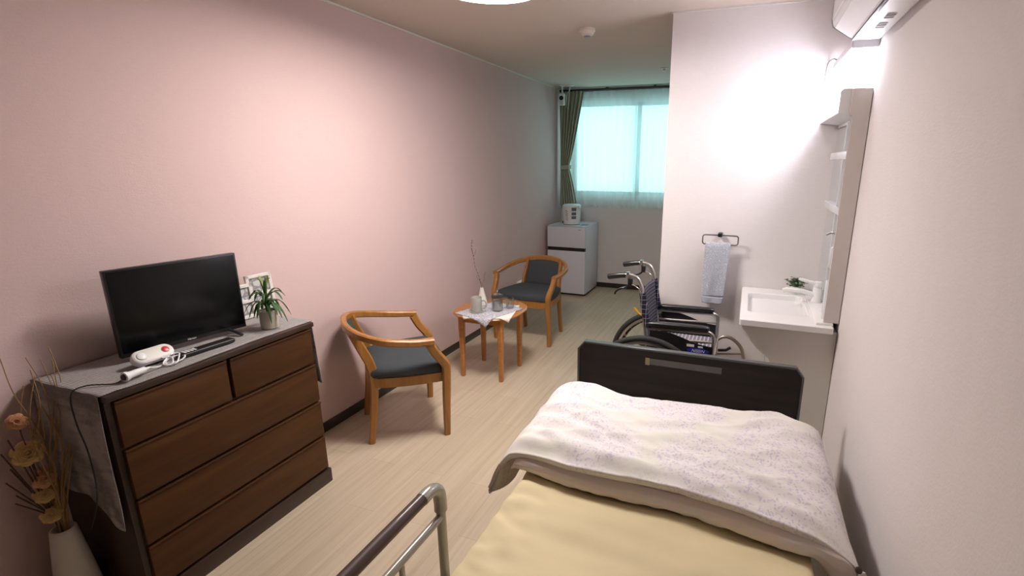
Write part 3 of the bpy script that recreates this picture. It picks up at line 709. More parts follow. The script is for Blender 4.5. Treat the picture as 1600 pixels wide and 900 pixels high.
# ---------------------------------------------------------------- armchairs
chair = thing('armchair', 'wooden tub armchair with charcoal seat standing beside the dresser', 'armchair', (0.373, 2.32, 0), math.radians(45-90), 'wooden armchairs')
def cb(m_, name, mat, parent=None, **k): k['angle'] = min(k.get('angle', 40), 28) if name in ('arm_rail', 'leg', 'back_post') else k.get('angle', 40); return m_.build(name, mat, parent or chair, local=True, **k)
rail = spline([(-0.290, 0.140, 0.598), (-0.298, 0.02, 0.606), (-0.285, -0.12, 0.628), (-0.225, -0.225, 0.655), (-0.12, -0.285, 0.676), (0, -0.300, 0.682), (0.12, -0.285, 0.676), (0.225, -0.225, 0.655), (0.285, -0.12, 0.628), (0.298, 0.02, 0.606), (0.290, 0.140, 0.598)], 7)
cb(MB().tube(rail, 0, rect=lambda f: (0.030+0.016*abs(2*f-1)**3, 0.044-0.008*abs(2*f-1)), up=(0, 0, 1)), 'arm_rail', 'chairwood', angle=50)
for s in (-1, 1):
    front = spline([(s*0.268, 0.190, 0.0), (s*0.270, 0.196, 0.20), (s*0.268, 0.205, 0.40), (s*0.270, 0.196, 0.455), (s*0.280, 0.150, 0.52), (s*0.287, 0.118, 0.585)], 6)
    cb(MB().tube(front, 0, rect=lambda f: (0.030+0.010*math.sin(min(1, f*1.4)*PI*0.5)-0.006*max(0, f-0.7), 0.034+0.016*math.sin(min(1, f*1.5)*PI*0.55)), up=(0, 1, 0)), 'leg', 'chairwood', angle=50)
    back = spline([(s*0.190, -0.222, 0.0), (s*0.188, -0.195, 0.20), (s*0.187, -0.180, 0.38), (s*0.183, -0.192, 0.48), (s*0.176, -0.232, 0.58), (s*0.171, -0.264, 0.662)], 6)
    cb(MB().tube(back, 0, rect=lambda f: (0.030-0.006*f, 0.032+0.018*math.sin(min(1, f*1.3)*PI*0.6)), up=(0, 1, 0)), 'leg', 'chairwood', angle=50)
def seat_outline(k, n=10):
    fwd = [(-0.262*k+0.524*k*i/n, 0.195*k+0.030*math.sin(PI*i/n)*k) for i in range(n+1)]
    bk = [(0.200*k-0.400*k*i/n, -0.195*k-0.018*math.sin(PI*i/n)*k) for i in range(n+1)]
    sr = [(0.262*k+(0.200-0.262)*k*i/6+0.018*math.sin(PI*i/6)*k, 0.195*k-0.39*k*i/6) for i in range(1, 6)]
    sl = [(-x, y) for x, y in reversed(sr)]
    return fwd+sr+bk+sl
def sl_(prof, name, mat):
    m_ = MB(); m_.loft([[(x, y, z) for x, y in seat_outline(k)] for k, z in prof]); return cb(m_, name, mat, angle=50)
sl_([(0.955, 0.335), (0.985, 0.337), (0.990, 0.392), (0.94, 0.394)], 'seat_frame', 'chairwood')
cush = sl_([(0.93, 0.392), (0.985, 0.398), (1.005, 0.420), (0.985, 0.440), (0.93, 0.452), (0.75, 0.461), (0.4, 0.466), (0.05, 0.467)], 'seat_cushion', 'seatfab')
def bpanel(thk):
    def fn(u, v):
        z = 0.440+(0.672-0.440)*v; hw = 0.168-0.004*v; x = (2*u-1)*hw
        y = -0.195-(0.268-0.195)*v**1.1-0.030*(1-(2*u-1)**2)*(0.4+0.6*v)
        return (x, y+thk*(1-(2*u-1)**6)*(1-(2*v-1)**8), z)
    return fn
m_ = MB(); m_.grid(bpanel(0.014), 18, 14); m_.grid(bpanel(-0.014), 18, 14); bmesh.ops.remove_doubles(m_.bm, verts=m_.bm.verts, dist=0.0008)
cb(m_, 'backrest', 'seatfab', angle=60)
def copy_tree(o, parent=None):
    c = o.copy(); col.objects.link(c)
    if parent: c.parent = parent
    for k in list(o.children): copy_tree(k, c)
    return c
c2 = copy_tree(chair); c2.location = (0.472, 4.03, 0); c2.rotation_euler = (0, 0, math.radians(-94.7-90)); c2['label'] = 'wooden tub armchair with charcoal seat in front of the white fridge'

# ---------------------------------------------------------------- side table
TC = (0.515, 3.18); TT = 0.505
tb = thing('side_table', 'small amber wood side table with scalloped round top between the armchairs', 'table', (*TC, 0))
def scal(r0, n=80): return [(TC[0]+math.cos(2*PI*i/n)*r, TC[1]+math.sin(2*PI*i/n)*r) for i in range(n) for r in [r0*(1+0.045*math.cos(4*(2*PI*i/n-PI/4)))]]
m_ = MB(); m_.loft([[(x, y, z) for x, y in scal(r)] for r, z in ((0.245, TT-0.026), (0.262, TT-0.020), (0.268, TT-0.010), (0.262, TT-0.002), (0.255, TT))]); m_.build('tabletop', 'tablewood', tb, angle=50)
m_ = MB()
for s in ((-1, 0), (1, 0), (0, -1), (0, 1)):
    if s[0]: m_.box(TC[0]+s[0]*0.155-0.009, TC[0]+s[0]*0.155+0.009, TC[1]-0.15, TC[1]+0.15, TT-0.075, TT-0.026)
    else: m_.box(TC[0]-0.15, TC[0]+0.15, TC[1]+s[1]*0.155-0.009, TC[1]+s[1]*0.155+0.009, TT-0.075, TT-0.026)
m_.build('apron', 'tablewood', tb)
for sx in (-1, 1):
    for sy in (-1, 1):
        a = Vector((TC[0]+sx*0.158-0.012, TC[1]+sy*0.158+0.01, 0)); b_ = Vector((TC[0]+sx*0.158, TC[1]+sy*0.158, TT-0.027))
        MB().tube([a, a.lerp(b_, 0.5), b_], 0, rect=lambda f: (0.030+0.016*f, 0.030+0.016*f), up=(1, 0, 0)).build('leg', 'tablewood', tb)
# cloths
def drape(corners, z, name, mat, lab, n=26):
    c0, c1, c2_, c3 = [Vector((*c, 0)) for c in corners]
    def fn(u, v):
        p = c0.lerp(c1, u).lerp(c3.lerp(c2_, u), v); d_ = Vector((p.x-TC[0], p.y-TC[1]))
        ang = math.atan2(d_.y, d_.x); R0 = 0.268*(1+0.045*math.cos(4*(ang-PI/4)))+0.003
        if d_.length > R0:
            ex = d_.length-R0; d2 = d_.normalized()*(R0+ex*0.25); return (TC[0]+d2.x, TC[1]+d2.y, z-ex*0.92)
        return (p.x, p.y, z+0.0006*nz(p.x*30, p.y*30))
    return tag(MB().grid(fn, n, n).build(name, mat, solid=0.0012, angle=80), lab, 'cloth')
drape([(0.770, 2.985), (0.430, 2.900), (0.345, 3.240), (0.685, 3.325)], TT+0.0018, 'table_cloth', 'whitecloth', 'plain white square cloth under the grey lace on the side table')
drape([(0.632, 2.865), (0.335, 2.965), (0.455, 3.345), (0.752, 3.245)], TT+0.0050, 'lace_doily', 'lace', 'grey lace cloth laid askew over the white one on the side table')
SZ = TT+0.006
# mug on coaster
tag(MB().lathe([(0.046, 0), (0.052, 0.002), (0.052, 0.005), (0.001, 0.005)], (0.472, 3.045, SZ), 32).build('coaster', 'mug'), 'round grey coaster under the stone mug', 'coaster')
mg = thing('mug', 'cylindrical stone grey mug standing on a coaster', 'mug', (0.472, 3.045, SZ+0.0055))
MB().lathe([(0.036, 0), (0.039, 0.002), (0.0395, 0.10), (0.038, 0.103), (0.036, 0.10), (0.0355, 0.01), (0.001, 0.008)], (0.472, 3.045, SZ+0.0055), 32).build('mug_body', 'mug', mg)
MB().tube(spline([(0.510, 3.052, SZ+0.085), (0.535, 3.057, SZ+0.083), (0.545, 3.060, SZ+0.058), (0.533, 3.057, SZ+0.033), (0.510, 3.052, SZ+0.03)], 5), 0.0055, 8).build('handle', 'mug', mg)
# bud vase and twigs
bv = (0.425, 3.215)
tag(MB().lathe([(0.028, 0), (0.036, 0.004), (0.037, 0.015), (0.030, 0.055), (0.019, 0.10), (0.013, 0.128), (0.0125, 0.135), (0.0095, 0.135), (0.010, 0.115), (0.012, 0.09), (0.001, 0.085)], (*bv, SZ), 28).build('bud_vase', 'ceramic'), 'small white conical bud vase behind the mug', 'vase')
tw = thing('twig_branch', 'bare budding twigs standing in the white bud vase', 'branch', (*bv, SZ+0.1))
k1 = spline([(bv[0], bv[1], SZ+0.092), (0.421, 3.218, 0.66), (0.395, 3.225, 0.73), (0.362, 3.235, 0.80), (0.348, 3.24, 0.88), (0.333, 3.245, 0.93), (0.335, 3.25, 0.99)], 6)
MB().tube(k1, 0.002, 6, rad=[0.0026-0.0016*i/len(k1) for i in range(len(k1))]).build('main_twig', 'twig', tw)
for p in ([(0.421, 3.218, 0.66), (0.440, 3.22, 0.70), (0.449, 3.225, 0.755), (0.462, 3.225, 0.765)], [(0.415, 3.22, 0.69), (0.400, 3.20, 0.72), (0.395, 3.20, 0.745)], [(0.352, 3.238, 0.87), (0.365, 3.24, 0.90), (0.372, 3.24, 0.925)], [(0.340, 3.243, 0.91), (0.333, 3.24, 0.93)]):
    MB().tube(spline(p, 4), 0.0012, 5).build('side_twig', 'twig', tw)
m_ = MB()
for i in range(8, len(k1), 2): m_.ball(k1[i]+Vector((0.003*(-1)**i, 0, 0)), 0.0038, sc=(0.8, 0.8, 1.7))
m_.build('buds', 'twig', tw)
# glass press pot
tp = (0.600, 3.125)
gp = thing('glass_teapot', 'glass press teapot with metal lid and dark rim on the lace cloth', 'teapot', (*tp, SZ))
MB().lathe([(0.034, 0), (0.038, 0.003), (0.039, 0.09), (0.042, 0.105), (0.040, 0.105), (0.037, 0.09), (0.036, 0.006), (0.001, 0.005)], (*tp, SZ), 28).build('glass_body', 'glass', gp)
MB().lathe([(0.030, 0.008), (0.031, 0.05), (0.031, 0.075), (0.001, 0.077)], (*tp, SZ), 24).build('infuser', 'alu2', gp)
MB().lathe([(0.0435, 0.098), (0.045, 0.108), (0.0435, 0.116), (0.030, 0.121), (0.001, 0.123)], (*tp, SZ), 28).build('lid', 'darkmetal', gp)
MB().lathe([(0.028, 0.122), (0.020, 0.128), (0.004, 0.130), (0.004, 0.142), (0.008, 0.147), (0.006, 0.153), (0.001, 0.154)], (*tp, SZ), 20).build('lid_knob', 'chrome', gp)
MB().tube(spline([(0.640, 3.140, SZ+0.098), (0.662, 3.150, SZ+0.096), (0.672, 3.155, SZ+0.06), (0.658, 3.148, SZ+0.026), (0.640, 3.142, SZ+0.022)], 5), 0.005, 8).build('handle', 'glass', gp)
MB().tube([(0.570, 3.100, SZ+0.005), (0.568, 3.098, SZ+0.10)], 0.0025, 8).build('support_rod', 'chrome', gp)
gl = (0.655, 3.215)
gg = thing('glass_cup', 'clear glass cup beside the press teapot', 'cup', (*gl, SZ))
MB().lathe([(0.026, 0), (0.029, 0.003), (0.032, 0.075), (0.0305, 0.075), (0.0275, 0.008), (0.001, 0.007)], (*gl, SZ), 26).build('cup_body', 'glass', gg)
MB().tube(spline([(0.683, 3.225, SZ+0.064), (0.704, 3.232, SZ+0.062), (0.712, 3.235, SZ+0.042), (0.700, 3.231, SZ+0.022), (0.683, 3.225, SZ+0.018)], 5), 0.004, 8).build('handle', 'glass', gg)

# ---------------------------------------------------------------- fridge and air pot
fr = thing('fridge', 'small white two door fridge in the far left corner under the green curtain', 'fridge', (0.272, 5.76, 0))
MB().box(0.036, 0.508, 5.545, 6.02, 0.028, 0.832, 0.006).build('cabinet', 'fridge', fr)
MB().box(0.050, 0.495, 5.56, 6.00, 0.0, 0.030, 0.002).build('base', 'black', fr)
MB().box(0.036, 0.508, 5.500, 5.542, 0.585, 0.828, 0.008, 3).build('upper_door', 'fridge', fr)
MB().box(0.036, 0.508, 5.500, 5.542, 0.030, 0.545, 0.008, 3).build('lower_door', 'fridge', fr)
MB().box(0.040, 0.504, 5.506, 5.545, 0.545, 0.585, 0.002).build('handle_strip', 'black', fr)
MB().box(0.036, 0.508, 5.520, 6.02, 0.832, 0.838, 0.002).build('top_cover', 'fridge', fr)
MB().box(0.425, 0.452, 5.4985, 5.5003, 0.795, 0.801).build('brand_plate', 'greytext', fr)
tag(MB().box(0.40, 0.49, 5.60, 5.74, 0.838, 0.8395).build('paper_sheet', 'greytext'), 'dark printed sheet lying on the fridge top right of the air pot', 'paper')
kc = (0.278, 5.68)
kt = thing('air_pot', 'white electric air pot with printed labels standing on the fridge', 'air pot', (*kc, 0.839))
Z0 = 0.839
MB().lathe([(0.092, 0), (0.098, 0.004), (0.100, 0.02), (0.108, 0.20), (0.110, 0.215), (0.106, 0.228), (0.094, 0.236), (0.001, 0.238)], (*kc, Z0), 40).build('pot_body', 'white', kt)
MB().lathe([(0.096, 0.0), (0.099, 0.001), (0.0995, 0.010), (0.097, 0.011)], (*kc, Z0-0.0002), 40).build('base_ring', 'grey', kt)
m_ = MB(); m_.tube(spline([(0.375, 5.64, Z0+0.205), (0.392, 5.62, Z0+0.212), (0.402, 5.60, Z0+0.195)], 5), 0.012, 10); m_.build('spout', 'white', kt)
def curved_patch(a0, a1, z0, z1, name, mat):
    def fn(u, v):
        a = a0+(a1-a0)*u; z = z0+(z1-z0)*v; r_ = 0.1005+0.008*(z-0.02)/0.18+0.0008
        return (kc[0]+math.cos(a)*r_, kc[1]+math.sin(a)*r_, Z0+z)
    MB().grid(fn, 8, 3).build(name, mat, kt, solid=0.0008)
for z0, z1 in ((0.165, 0.205), (0.115, 0.150), (0.072, 0.104)): curved_patch(-1.25, -0.72, z0, z1, 'label_sticker', 'slate')
for i, z in enumerate((0.16, 0.135, 0.11, 0.085, 0.06)): curved_patch(-1.95+0.03*(i % 2), -1.86, z, z+0.013, 'printed_text', 'greytext'); curved_patch(-1.78, -1.70, z-0.008, z+0.003, 'printed_text', 'greytext')
MB().tube([(0.155, 5.70, Z0+0.02), (0.175, 5.70, Z0+0.02)], 0.014, 12).build('cord_socket', 'black', kt)

# ---------------------------------------------------------------- curtains
RZ = 2.372; RY = 5.965
cr = thing('curtain_rail', 'long dark brown curtain rail under the ceiling above the window', 'curtain rail', (0.88, RY, RZ))
MB().box(0.02, 1.72, RY-0.022, RY+0.006, RZ-0.008, RZ+0.014, 0.003).build('front_rail', 'base', cr)
MB().box(0.02, 1.72, RY+0.035, RY+0.058, RZ-0.008, RZ+0.014, 0.003).build('rear_rail', 'base', cr)
m_ = MB()
for x in (0.05, 0.6, 1.15, 1.68): m_.box(x-0.012, x+0.012, RY-0.018, FAR, RZ+0.014, RZ+0.022)
m_.build('bracket', 'base', cr)
def drape_curtain(u, v):
    z = 2.362-(2.362-1.035)*v
    zt = 1.50; k = (z-zt)
    wtop, wt, wb = 0.305, 0.105, 0.215
    if k > 0: f_ = min(1, k/(2.362-zt)); wd = wt+(wtop-wt)*f_**0.8; x0 = 0.040-0.015*f_
    else: f_ = min(1, -k/(zt-1.035)); wd = wt+(wb-wt)*f_**0.75; x0 = 0.040
    x = x0+wd*u
    amp = 0.020+0.004*math.sin(v*3)
    return (x, RY-0.032+amp*math.sin(u*2*PI*6.5+0.4*math.sin(v*4))*(1 if abs(k) > 0.04 else 0.7), z+0.006*math.sin(u*20)*v)
gc = thing('curtain', 'sage green curtain tied back at the left of the window', 'curtain', (0.18, RY-0.03, 1.03))
MB().grid(drape_curtain, 110, 60).build('curtain_fabric', 'green', gc, solid=0.003, angle=80)
MB().tube([(0.04, RY-0.03, 1.49), (0.06, RY-0.072, 1.492), (0.11, RY-0.082, 1.497), (0.16, RY-0.072, 1.50), (0.178, RY-0.03, 1.502), (0.16, RY+0.008, 1.50), (0.10, RY+0.012, 1.495), (0.06, RY+0.008, 1.49)], 0, rect=(0.004, 0.045), up=(0, 0, 1), closed=True).build('tieback', 'green', gc)
def sheer_fn(x0, x1, nf, ph):
    def fn(u, v):
        z = RZ-0.006-(RZ-0.006-1.025)*v
        x = x0+(x1-x0)*u; fo = 0.010+0.012*v
        pinch = 0.008*math.exp(-((u*nf/1.5+0.3) % 1-0.5)**2*120)*(1-ss(0, 0.25, v))
        return (x+0.006*math.sin(u*31+v*2)*v, RY+0.046+fo*math.sin(u*2*PI*nf+ph+0.5*math.sin(v*3))*0.8+pinch, z+0.010*math.sin(u*2*PI*nf*0.9+ph)*v)
    return fn
for i, (a, b, lab) in enumerate(((0.10, 0.945, 'left white sheer panel beside the green curtain'), (0.925, 1.735, 'right white sheer panel next to the partition wall'))):
    tag(MB().grid(sheer_fn(a, b, 9, i*1.3), 160, 30).build('sheer_curtain', 'sheer', angle=85), lab, 'sheer curtain', 'sheer curtains over the window')

# ---------------------------------------------------------------- ceiling fittings
sd = thing('smoke_detector', 'round white smoke detector on the ceiling', 'smoke detector', (1.160, 3.42, H))
MB().lathe([(0.052, H), (0.052, H-0.014), (0.046, H-0.020), (0.040, H-0.022)], (1.160, 3.42, 0), 32).build('mounting_base', 'warmwhite', sd)
MB().lathe([(0.044, H-0.020), (0.040, H-0.034), (0.026, H-0.042), (0.001, H-0.043)], (1.160, 3.42, 0), 32).build('dome', 'warmwhite', sd)
MB().lathe([(0.022, H-0.043), (0.020, H-0.050), (0.001, H-0.051)], (1.160, 3.42, 0), 24).build('sensor_grille', 'grey', sd)
sp = thing('sprinkler_head', 'small metal sprinkler head on the ceiling near the partition corner', 'sprinkler', (1.412, 4.968, H))
MB().lathe([(0.036, H), (0.034, H-0.006), (0.018, H-0.010), (0.001, H-0.010)], (1.412, 4.968, 0), 24).build('flange', 'warmwhite', sp)
MB().lathe([(0.010, H-0.010), (0.010, H-0.024), (0.018, H-0.026), (0.001, H-0.028)], (1.412, 4.968, 0), 16).build('nozzle', 'warmwhite', sp)
sc = thing('security_camera', 'small white camera with black lens hanging from the ceiling corner', 'camera', (0.145, 5.70, H))
MB().lathe([(0.034, H), (0.034, H-0.008), (0.012, H-0.014)], (0.145, 5.70, 0), 20).tube([(0.145, 5.70, H-0.012), (0.145, 5.705, H-0.09)], 0.009, 10).build('mounting_arm', 'white', sc)
MB().box(0.113, 0.177, 5.675, 5.720, 2.185, 2.315, 0.012, 3).build('camera_body', 'white', sc)
MB().tube([(0.145, 5.680, 2.262), (0.145, 5.668, 2.262)], 0.024, 20).build('lens', 'black', sc)
cc = thing('ceiling_cable_plate', 'white round ceiling plate with thin cables beside the corner camera', 'ceiling plate', (0.235, 5.72, H))
MB().lathe([(0.045, H), (0.044, H-0.008), (0.02, H-0.014), (0.001, H-0.014)], (0.235, 5.72, 0), 20).build('plate', 'white', cc)
MB().tube(spline([(0.235, 5.72, H-0.012), (0.22, 5.72, H-0.06), (0.195, 5.72, H-0.11), (0.19, 5.72, H-0.22)], 5), 0.003, 6).build('cable', 'white', cc)
MB().tube(spline([(0.240, 5.72, H-0.012), (0.225, 5.715, H-0.09), (0.21, 5.715, H-0.26)], 5), 0.0025, 6).build('cable', 'white', cc)

# ---------------------------------------------------------------- washstand
WY0, WY1, WXL = 2.500, PY-0.002, 2.258
ws = thing('washbasin', 'white wash counter with sunken rectangular basin in the partition corner', 'washbasin', (2.48, 2.85, 0))
CZ = 0.820
def rrect(x0, x1, y0, y1, r, n=6):
    out = []
    for cx, cy, a0 in ((x1-r, y1-r, 0), (x0+r, y1-r, PI/2), (x0+r, y0+r, PI), (x1-r, y0+r, 1.5*PI)):
        for i in range(n+1): out.append((cx+r*math.cos(a0+PI/2*i/n), cy+r*math.sin(a0+PI/2*i/n)))
    return out
ox = (WXL, W-0.025, WY0, WY1); bx = (2.292, 2.585, 2.645, 3.080)
m_ = MB(); rings = []
out_ = lambda g, z: [(x, y, z) for x, y in rrect(ox[0]+g, ox[1]-g, ox[2]+g, ox[3]-g, 0.012)]
inn = lambda g, z, r=0.035: [(x, y, z) for x, y in rrect(bx[0]+g, bx[1]-g, bx[2]+g, bx[3]-g, r)]
m_.loft([out_(0.010, CZ-0.032), out_(0, CZ-0.030), out_(0, CZ-0.003), out_(0.003, CZ), inn(0, CZ), inn(0.004, CZ-0.004), inn(0.008, CZ-0.05), inn(0.020, CZ-0.125), inn(0.045, CZ-0.15), inn(0.10, CZ-0.156, 0.03)])
m_.build('counter', 'gloss', ws, angle=35)
MB().lathe([(0.020, 0), (0.018, 0.002), (0.001, 0.001)], (2.44, 2.90, CZ-0.155), 20).build('drain', 'chrome', ws)
# low riser along the wall
MB().box(2.600, W-0.025, 2.535, WY1, CZ-0.001, CZ+0.012, 0.004).build('rear_ledge', 'gloss', ws)
MB().prism([(2.272, 0.787), (2.272, 0.752), (2.30, 0.715), (2.36, 0.655), (2.415, 0.615), (2.432, 0.57), (2.432, 0.0), (W-0.012, 0.0), (W-0.012, 0.063), (W-0.002, 0.063), (W-0.002, 0.787)], 'y', 2.545, PY-0.013, 0.002).build('knee_cover', 'warmwhite', ws)
# faucet
fc = thing('faucet', 'white single lever faucet on the wash counter', 'faucet', (2.64, 2.93, CZ+0.012))
MB().lathe([(0.027, 0.0), (0.026, 0.006), (0.023, 0.020), (0.022, 0.075), (0.019, 0.082), (0.001, 0.084)], (2.640, 2.93, CZ+0.0125), 26).build('faucet_body', 'gloss', fc)
m_ = MB(); m_.tube([(2.632, 2.93, CZ+0.050), (2.57, 2.93, CZ+0.066), (2.485, 2.93, CZ+0.070), (2.470, 2.93, CZ+0.062)], 0, rect=lambda f: (0.034-0.006*f, 0.026-0.008*f), up=(0, 0, 1)); m_.build('spout', 'gloss', fc)
m_ = MB(); m_.tube([(2.652, 2.93, CZ+0.108), (2.61, 2.93, CZ+0.118), (2.545, 2.93, CZ+0.134)], 0, rect=lambda f: (0.036-0.010*f, 0.024-0.012*f), up=(0, 0, 1)); m_.build('lever', 'gloss', fc)
MB().lathe([(0.021, 0.0835), (0.022, 0.086), (0.022, 0.106), (0.018, 0.112), (0.001, 0.113)], (2.640, 2.93, CZ+0.0125), 26).build('lever_hub', 'gloss', fc)
# hand shower hose base next to the faucet: small white knob
tag(MB().lathe([(0.012, 0), (0.012, 0.004), (0.006, 0.006), (0.005, 0.040), (0.008, 0.046), (0.001, 0.048)], (2.648, 2.74, CZ+0.0125), 18).build('pop_up_knob', 'gloss'), 'small white pull knob on the ledge beside the faucet', 'knob')
# herb plant
hp = thing('herb_plant', 'small bushy green plant in a white pot behind the faucet', 'potted plant', (2.555, 3.135, CZ))
MB().lathe([(0.024, 0.0), (0.026, 0.002), (0.032, 0.046), (0.030, 0.046), (0.028, 0.040), (0.001, 0.040)], (2.555, 3.135, CZ+0.0005), 24).build('pot', 'herbpot', hp)
rnd = random.Random(5); m_ = MB(); mst = MB()
for i in range(34):
    a = rnd.uniform(0, 2*PI); ln = rnd.uniform(0.04, 0.085); el = rnd.uniform(0.25, 1.4)
    d_ = Vector((math.cos(a)*math.cos(el), math.sin(a)*math.cos(el)*0.7, math.sin(el)*0.8)); o_ = Vector((2.555, 3.135, CZ+0.038))
    mst.tube([o_, o_+d_*ln], 0.001, 4)
    for k in range(9):
        f_ = 0.25+0.75*k/8; c = o_+d_*ln*f_+Vector((rnd.uniform(-.006, .006), rnd.uniform(-.006, .006), rnd.uniform(-.005, .006)))
        q = Matrix.Rotation(rnd.uniform(0, 6), 4, 'Z') @ Matrix.Rotation(rnd.uniform(-1, 1), 4, 'X')
        vs_ = [m_.bm.verts.new(c+(q @ Vector(p))) for p in ((-0.003, 0, 0), (0, 0.007, 0.001), (0.010, 0.004, 0.002), (0.015, 0, 0), (0.010, -0.004, 0.002), (0, -0.007, 0.001))]
        m_.bm.faces.new(vs_)
fo = m_.build('foliage', 'herb', hp); mst.build('stems', 'herb', hp)
# mirror cabinet
mc = thing('mirror_cabinet', 'tall wall mirror cabinet with white side panel and shelves above the wash counter', 'mirror cabinet', (2.66, 2.87, 0.833))
MB().prism([(2.632, 0.833), (W-0.003, 0.833), (W-0.003, 1.868), (2.622, 1.868), (2.622, 1.76), (2.632, 1.76)], 'y', 2.540, 2.556, 0.001).build('side_panel', 'panel', mc)
MB().box(2.672, W-0.001, 2.556, PY-0.002, 0.833, 1.868).build('back_panel', 'white', mc)
MB().box(2.668, 2.672, 2.70, 3.19, 0.90, 1.745).build('mirror', 'mirror', mc)
MB().box(2.640, 2.672, 2.690, 2.700, 0.84, 1.745, 0.001).build('divider', 'acrylic', mc)
for z in (1.075, 1.33, 1.58): MB().box(2.640, 2.672, 2.556, 3.10 if z > 1.2 else 2.69, z, z+0.016 if z < 1.2 else z+0.035, 0.002).build('shelf', 'acrylic', mc)
MB().prism([(2.578, 1.772), (2.672, 1.762), (2.672, 1.872), (2.59, 1.872), (2.578, 1.86)], 'y', 2.557, PY-0.003, 0.002).build('light_hood', 'white', mc)
MB().box(2.570, 2.578, 2.565, PY-0.010, 1.785, 1.855, 0.003).build('light_cover', 'hoodlight', mc)['label'] = 'glowing white lamp cover under the top edge'
dp = thing('soap_dispenser', 'white pump soap dispenser with metal head on the mirror cabinet shelf', 'soap dispenser', (2.638, 2.60, 1.092))
MB().lathe([(0.020, 0), (0.022, 0.003), (0.022, 0.085), (0.010, 0.096), (0.008, 0.105), (0.001, 0.105)], (2.650, 2.620, 1.0915), 20, Matrix.Diagonal((0.85, 0.85, 1, 1))).build('bottle', 'acrylic', dp)
MB().lathe([(0.010, 0.100), (0.011, 0.115), (0.004, 0.118), (0.004, 0.15), (0.001, 0.15)], (2.650, 2.620, 1.0915), 16).build('pump', 'chrome', dp)
MB().tube([(2.655, 2.620, 1.244), (2.625, 2.622, 1.246), (2.606, 2.623, 1.236)], 0.0055, 10).build('pump_head', 'chrome', dp)
tag(MB().lathe([(0.018, 0), (0.020, 0.002), (0.021, 0.185), (0.019, 0.19), (0.001, 0.19)], (2.650, 2.610, CZ+0.0125), 22).build('tumbler', 'acrylic'), 'tall frosted white tumbler under the mirror cabinet shelf', 'tumbler')
# mirror light batten
ml = thing('wall_light', 'long white fluorescent wall light glowing above the mirror cabinet', 'wall light', (2.65, 2.76, 2.0))
MB().prism([(2.598, 2.030), (2.598, 2.062), (2.630, 2.095), (W-0.001, 2.095), (W-0.001, 2.030)], 'y', 2.56, 3.115, 0.003).build('lamp_housing', 'lightbody', ml)
MB().prism([(2.604, 2.029), (2.612, 2.000), (2.64, 1.988), (2.67, 1.992), (2.685, 2.029)], 'y', 2.60, 3.105, 0.002).build('lamp_diffuser', 'tube', ml)
MB().tube(spline([(2.61, 3.112, 2.080), (2.60, 3.16, 2.092), (2.588, PY-0.006, 2.085), (2.580, PY-0.006, 2.05), (2.578, PY-0.006, 1.95), (2.578, PY-0.006, 1.872)], 6), 0.0035, 8).build('power_cable', 'grey', ml)

# towel ring and towel
tr = thing('towel_ring', 'dark metal rectangular towel ring on the partition wall', 'towel ring', (2.107, PY, 1.11))
rp = []
for cx, cz, a0 in ((2.197, 1.124, 0), (2.019, 1.124, PI/2), (2.019, 1.096, PI), (2.197, 1.096, 1.5*PI)):
    for i in range(5): a = a0+PI/2*i/4; rp.append((cx+0.014*math.cos(a), PY-0.062, cz+0.014*math.sin(a)))
MB().tube(rp, 0.0042, 8, closed=True).build('ring', 'darkmetal', tr)
MB().box(2.092, 2.118, PY-0.072, PY-0.001, 1.128, 1.150, 0.004).build('wall_mount', 'black', tr)
tl_ = thing('towel', 'light grey terry towel folded over the towel ring', 'towel', (2.10, PY-0.06, 0.71))
def tw_fn(off, zb, sgn):
    def fn(u, v):
        z = 1.092-(1.092-zb)*v if v > 0.0 else 1.092
        hwv = 0.074-0.008*v; x = 2.098-0.010*v+(2*u-1)*hwv
        wv = 0.004*math.sin(u*9+v*3)*v
        return (x, PY-0.062+sgn*(off*min(1, v*12)**0.5)+wv+(sgn*0.012*v if sgn > 0 else 0.0), z+0.004*(1-v)-0.002*math.sin(u*5)*v)
    return fn
MB().grid(tw_fn(0.007, 0.757, -1), 24, 40).build('front_flap', 'towel', tl_, solid=0.004, angle=80)
MB().grid(tw_fn(0.007, 0.725, 1), 24, 40).build('rear_flap', 'towel', tl_, solid=0.004, angle=80)
def band(u, v):
    z = 0.757-(0.757-0.714)*v; x = 2.088+(2*u-1)*(0.066-0.004*v); return (x, PY-0.071+0.004*math.sin(u*9+3)-0.001, z-0.004*math.sin(u*PI))
MB().grid(band, 20, 6).build('hem_band', 'towelband', tl_, solid=0.004, angle=80)

# ---------------------------------------------------------------- air conditioner
ac = thing('air_conditioner', 'white wall air conditioner above the wash corner', 'air conditioner', (2.61, 2.1, 2.05))
AY0, AY1 = 1.72, 2.515
prof = [(2.515, 2.310), (2.507, 2.125), (2.512, 2.108), (2.590, 2.056), (2.60, 2.052), (2.688, 2.050), (W-0.001, 2.065), (W-0.001, 2.325), (2.53, 2.325)]
MB().prism(prof, 'y', AY0, AY1, 0.003).build('body', 'white', ac)
MB().box(2.5035, 2.512, AY0+0.004, AY1-0.012, 2.130, 2.300, 0.002).build('front_panel', 'white', ac)
Fa = frame((2.517, AY0+0.02, 2.1025), (0, 1, 0), (2.590-2.512, 0, 2.056-2.108))
MB().box(0, AY1-AY0-0.036, 0.002, 0.078, 0.0, 0.003, 0.001, 1, Fa).build('louver', 'white', ac)
MB().box(2.586, 2.598, AY0+0.02, AY1-0.016, 2.0475, 2.056, 0.001).build('air_slot', 'black', ac)
MB().tube([(2.5045, AY1-0.008, 2.30), (2.504, AY1-0.006, 2.127), (2.511, AY1-0.006, 2.104), (2.588, AY1-0.006, 2.053)], 0.0022, 6).build('side_trim_line', 'alu', ac)
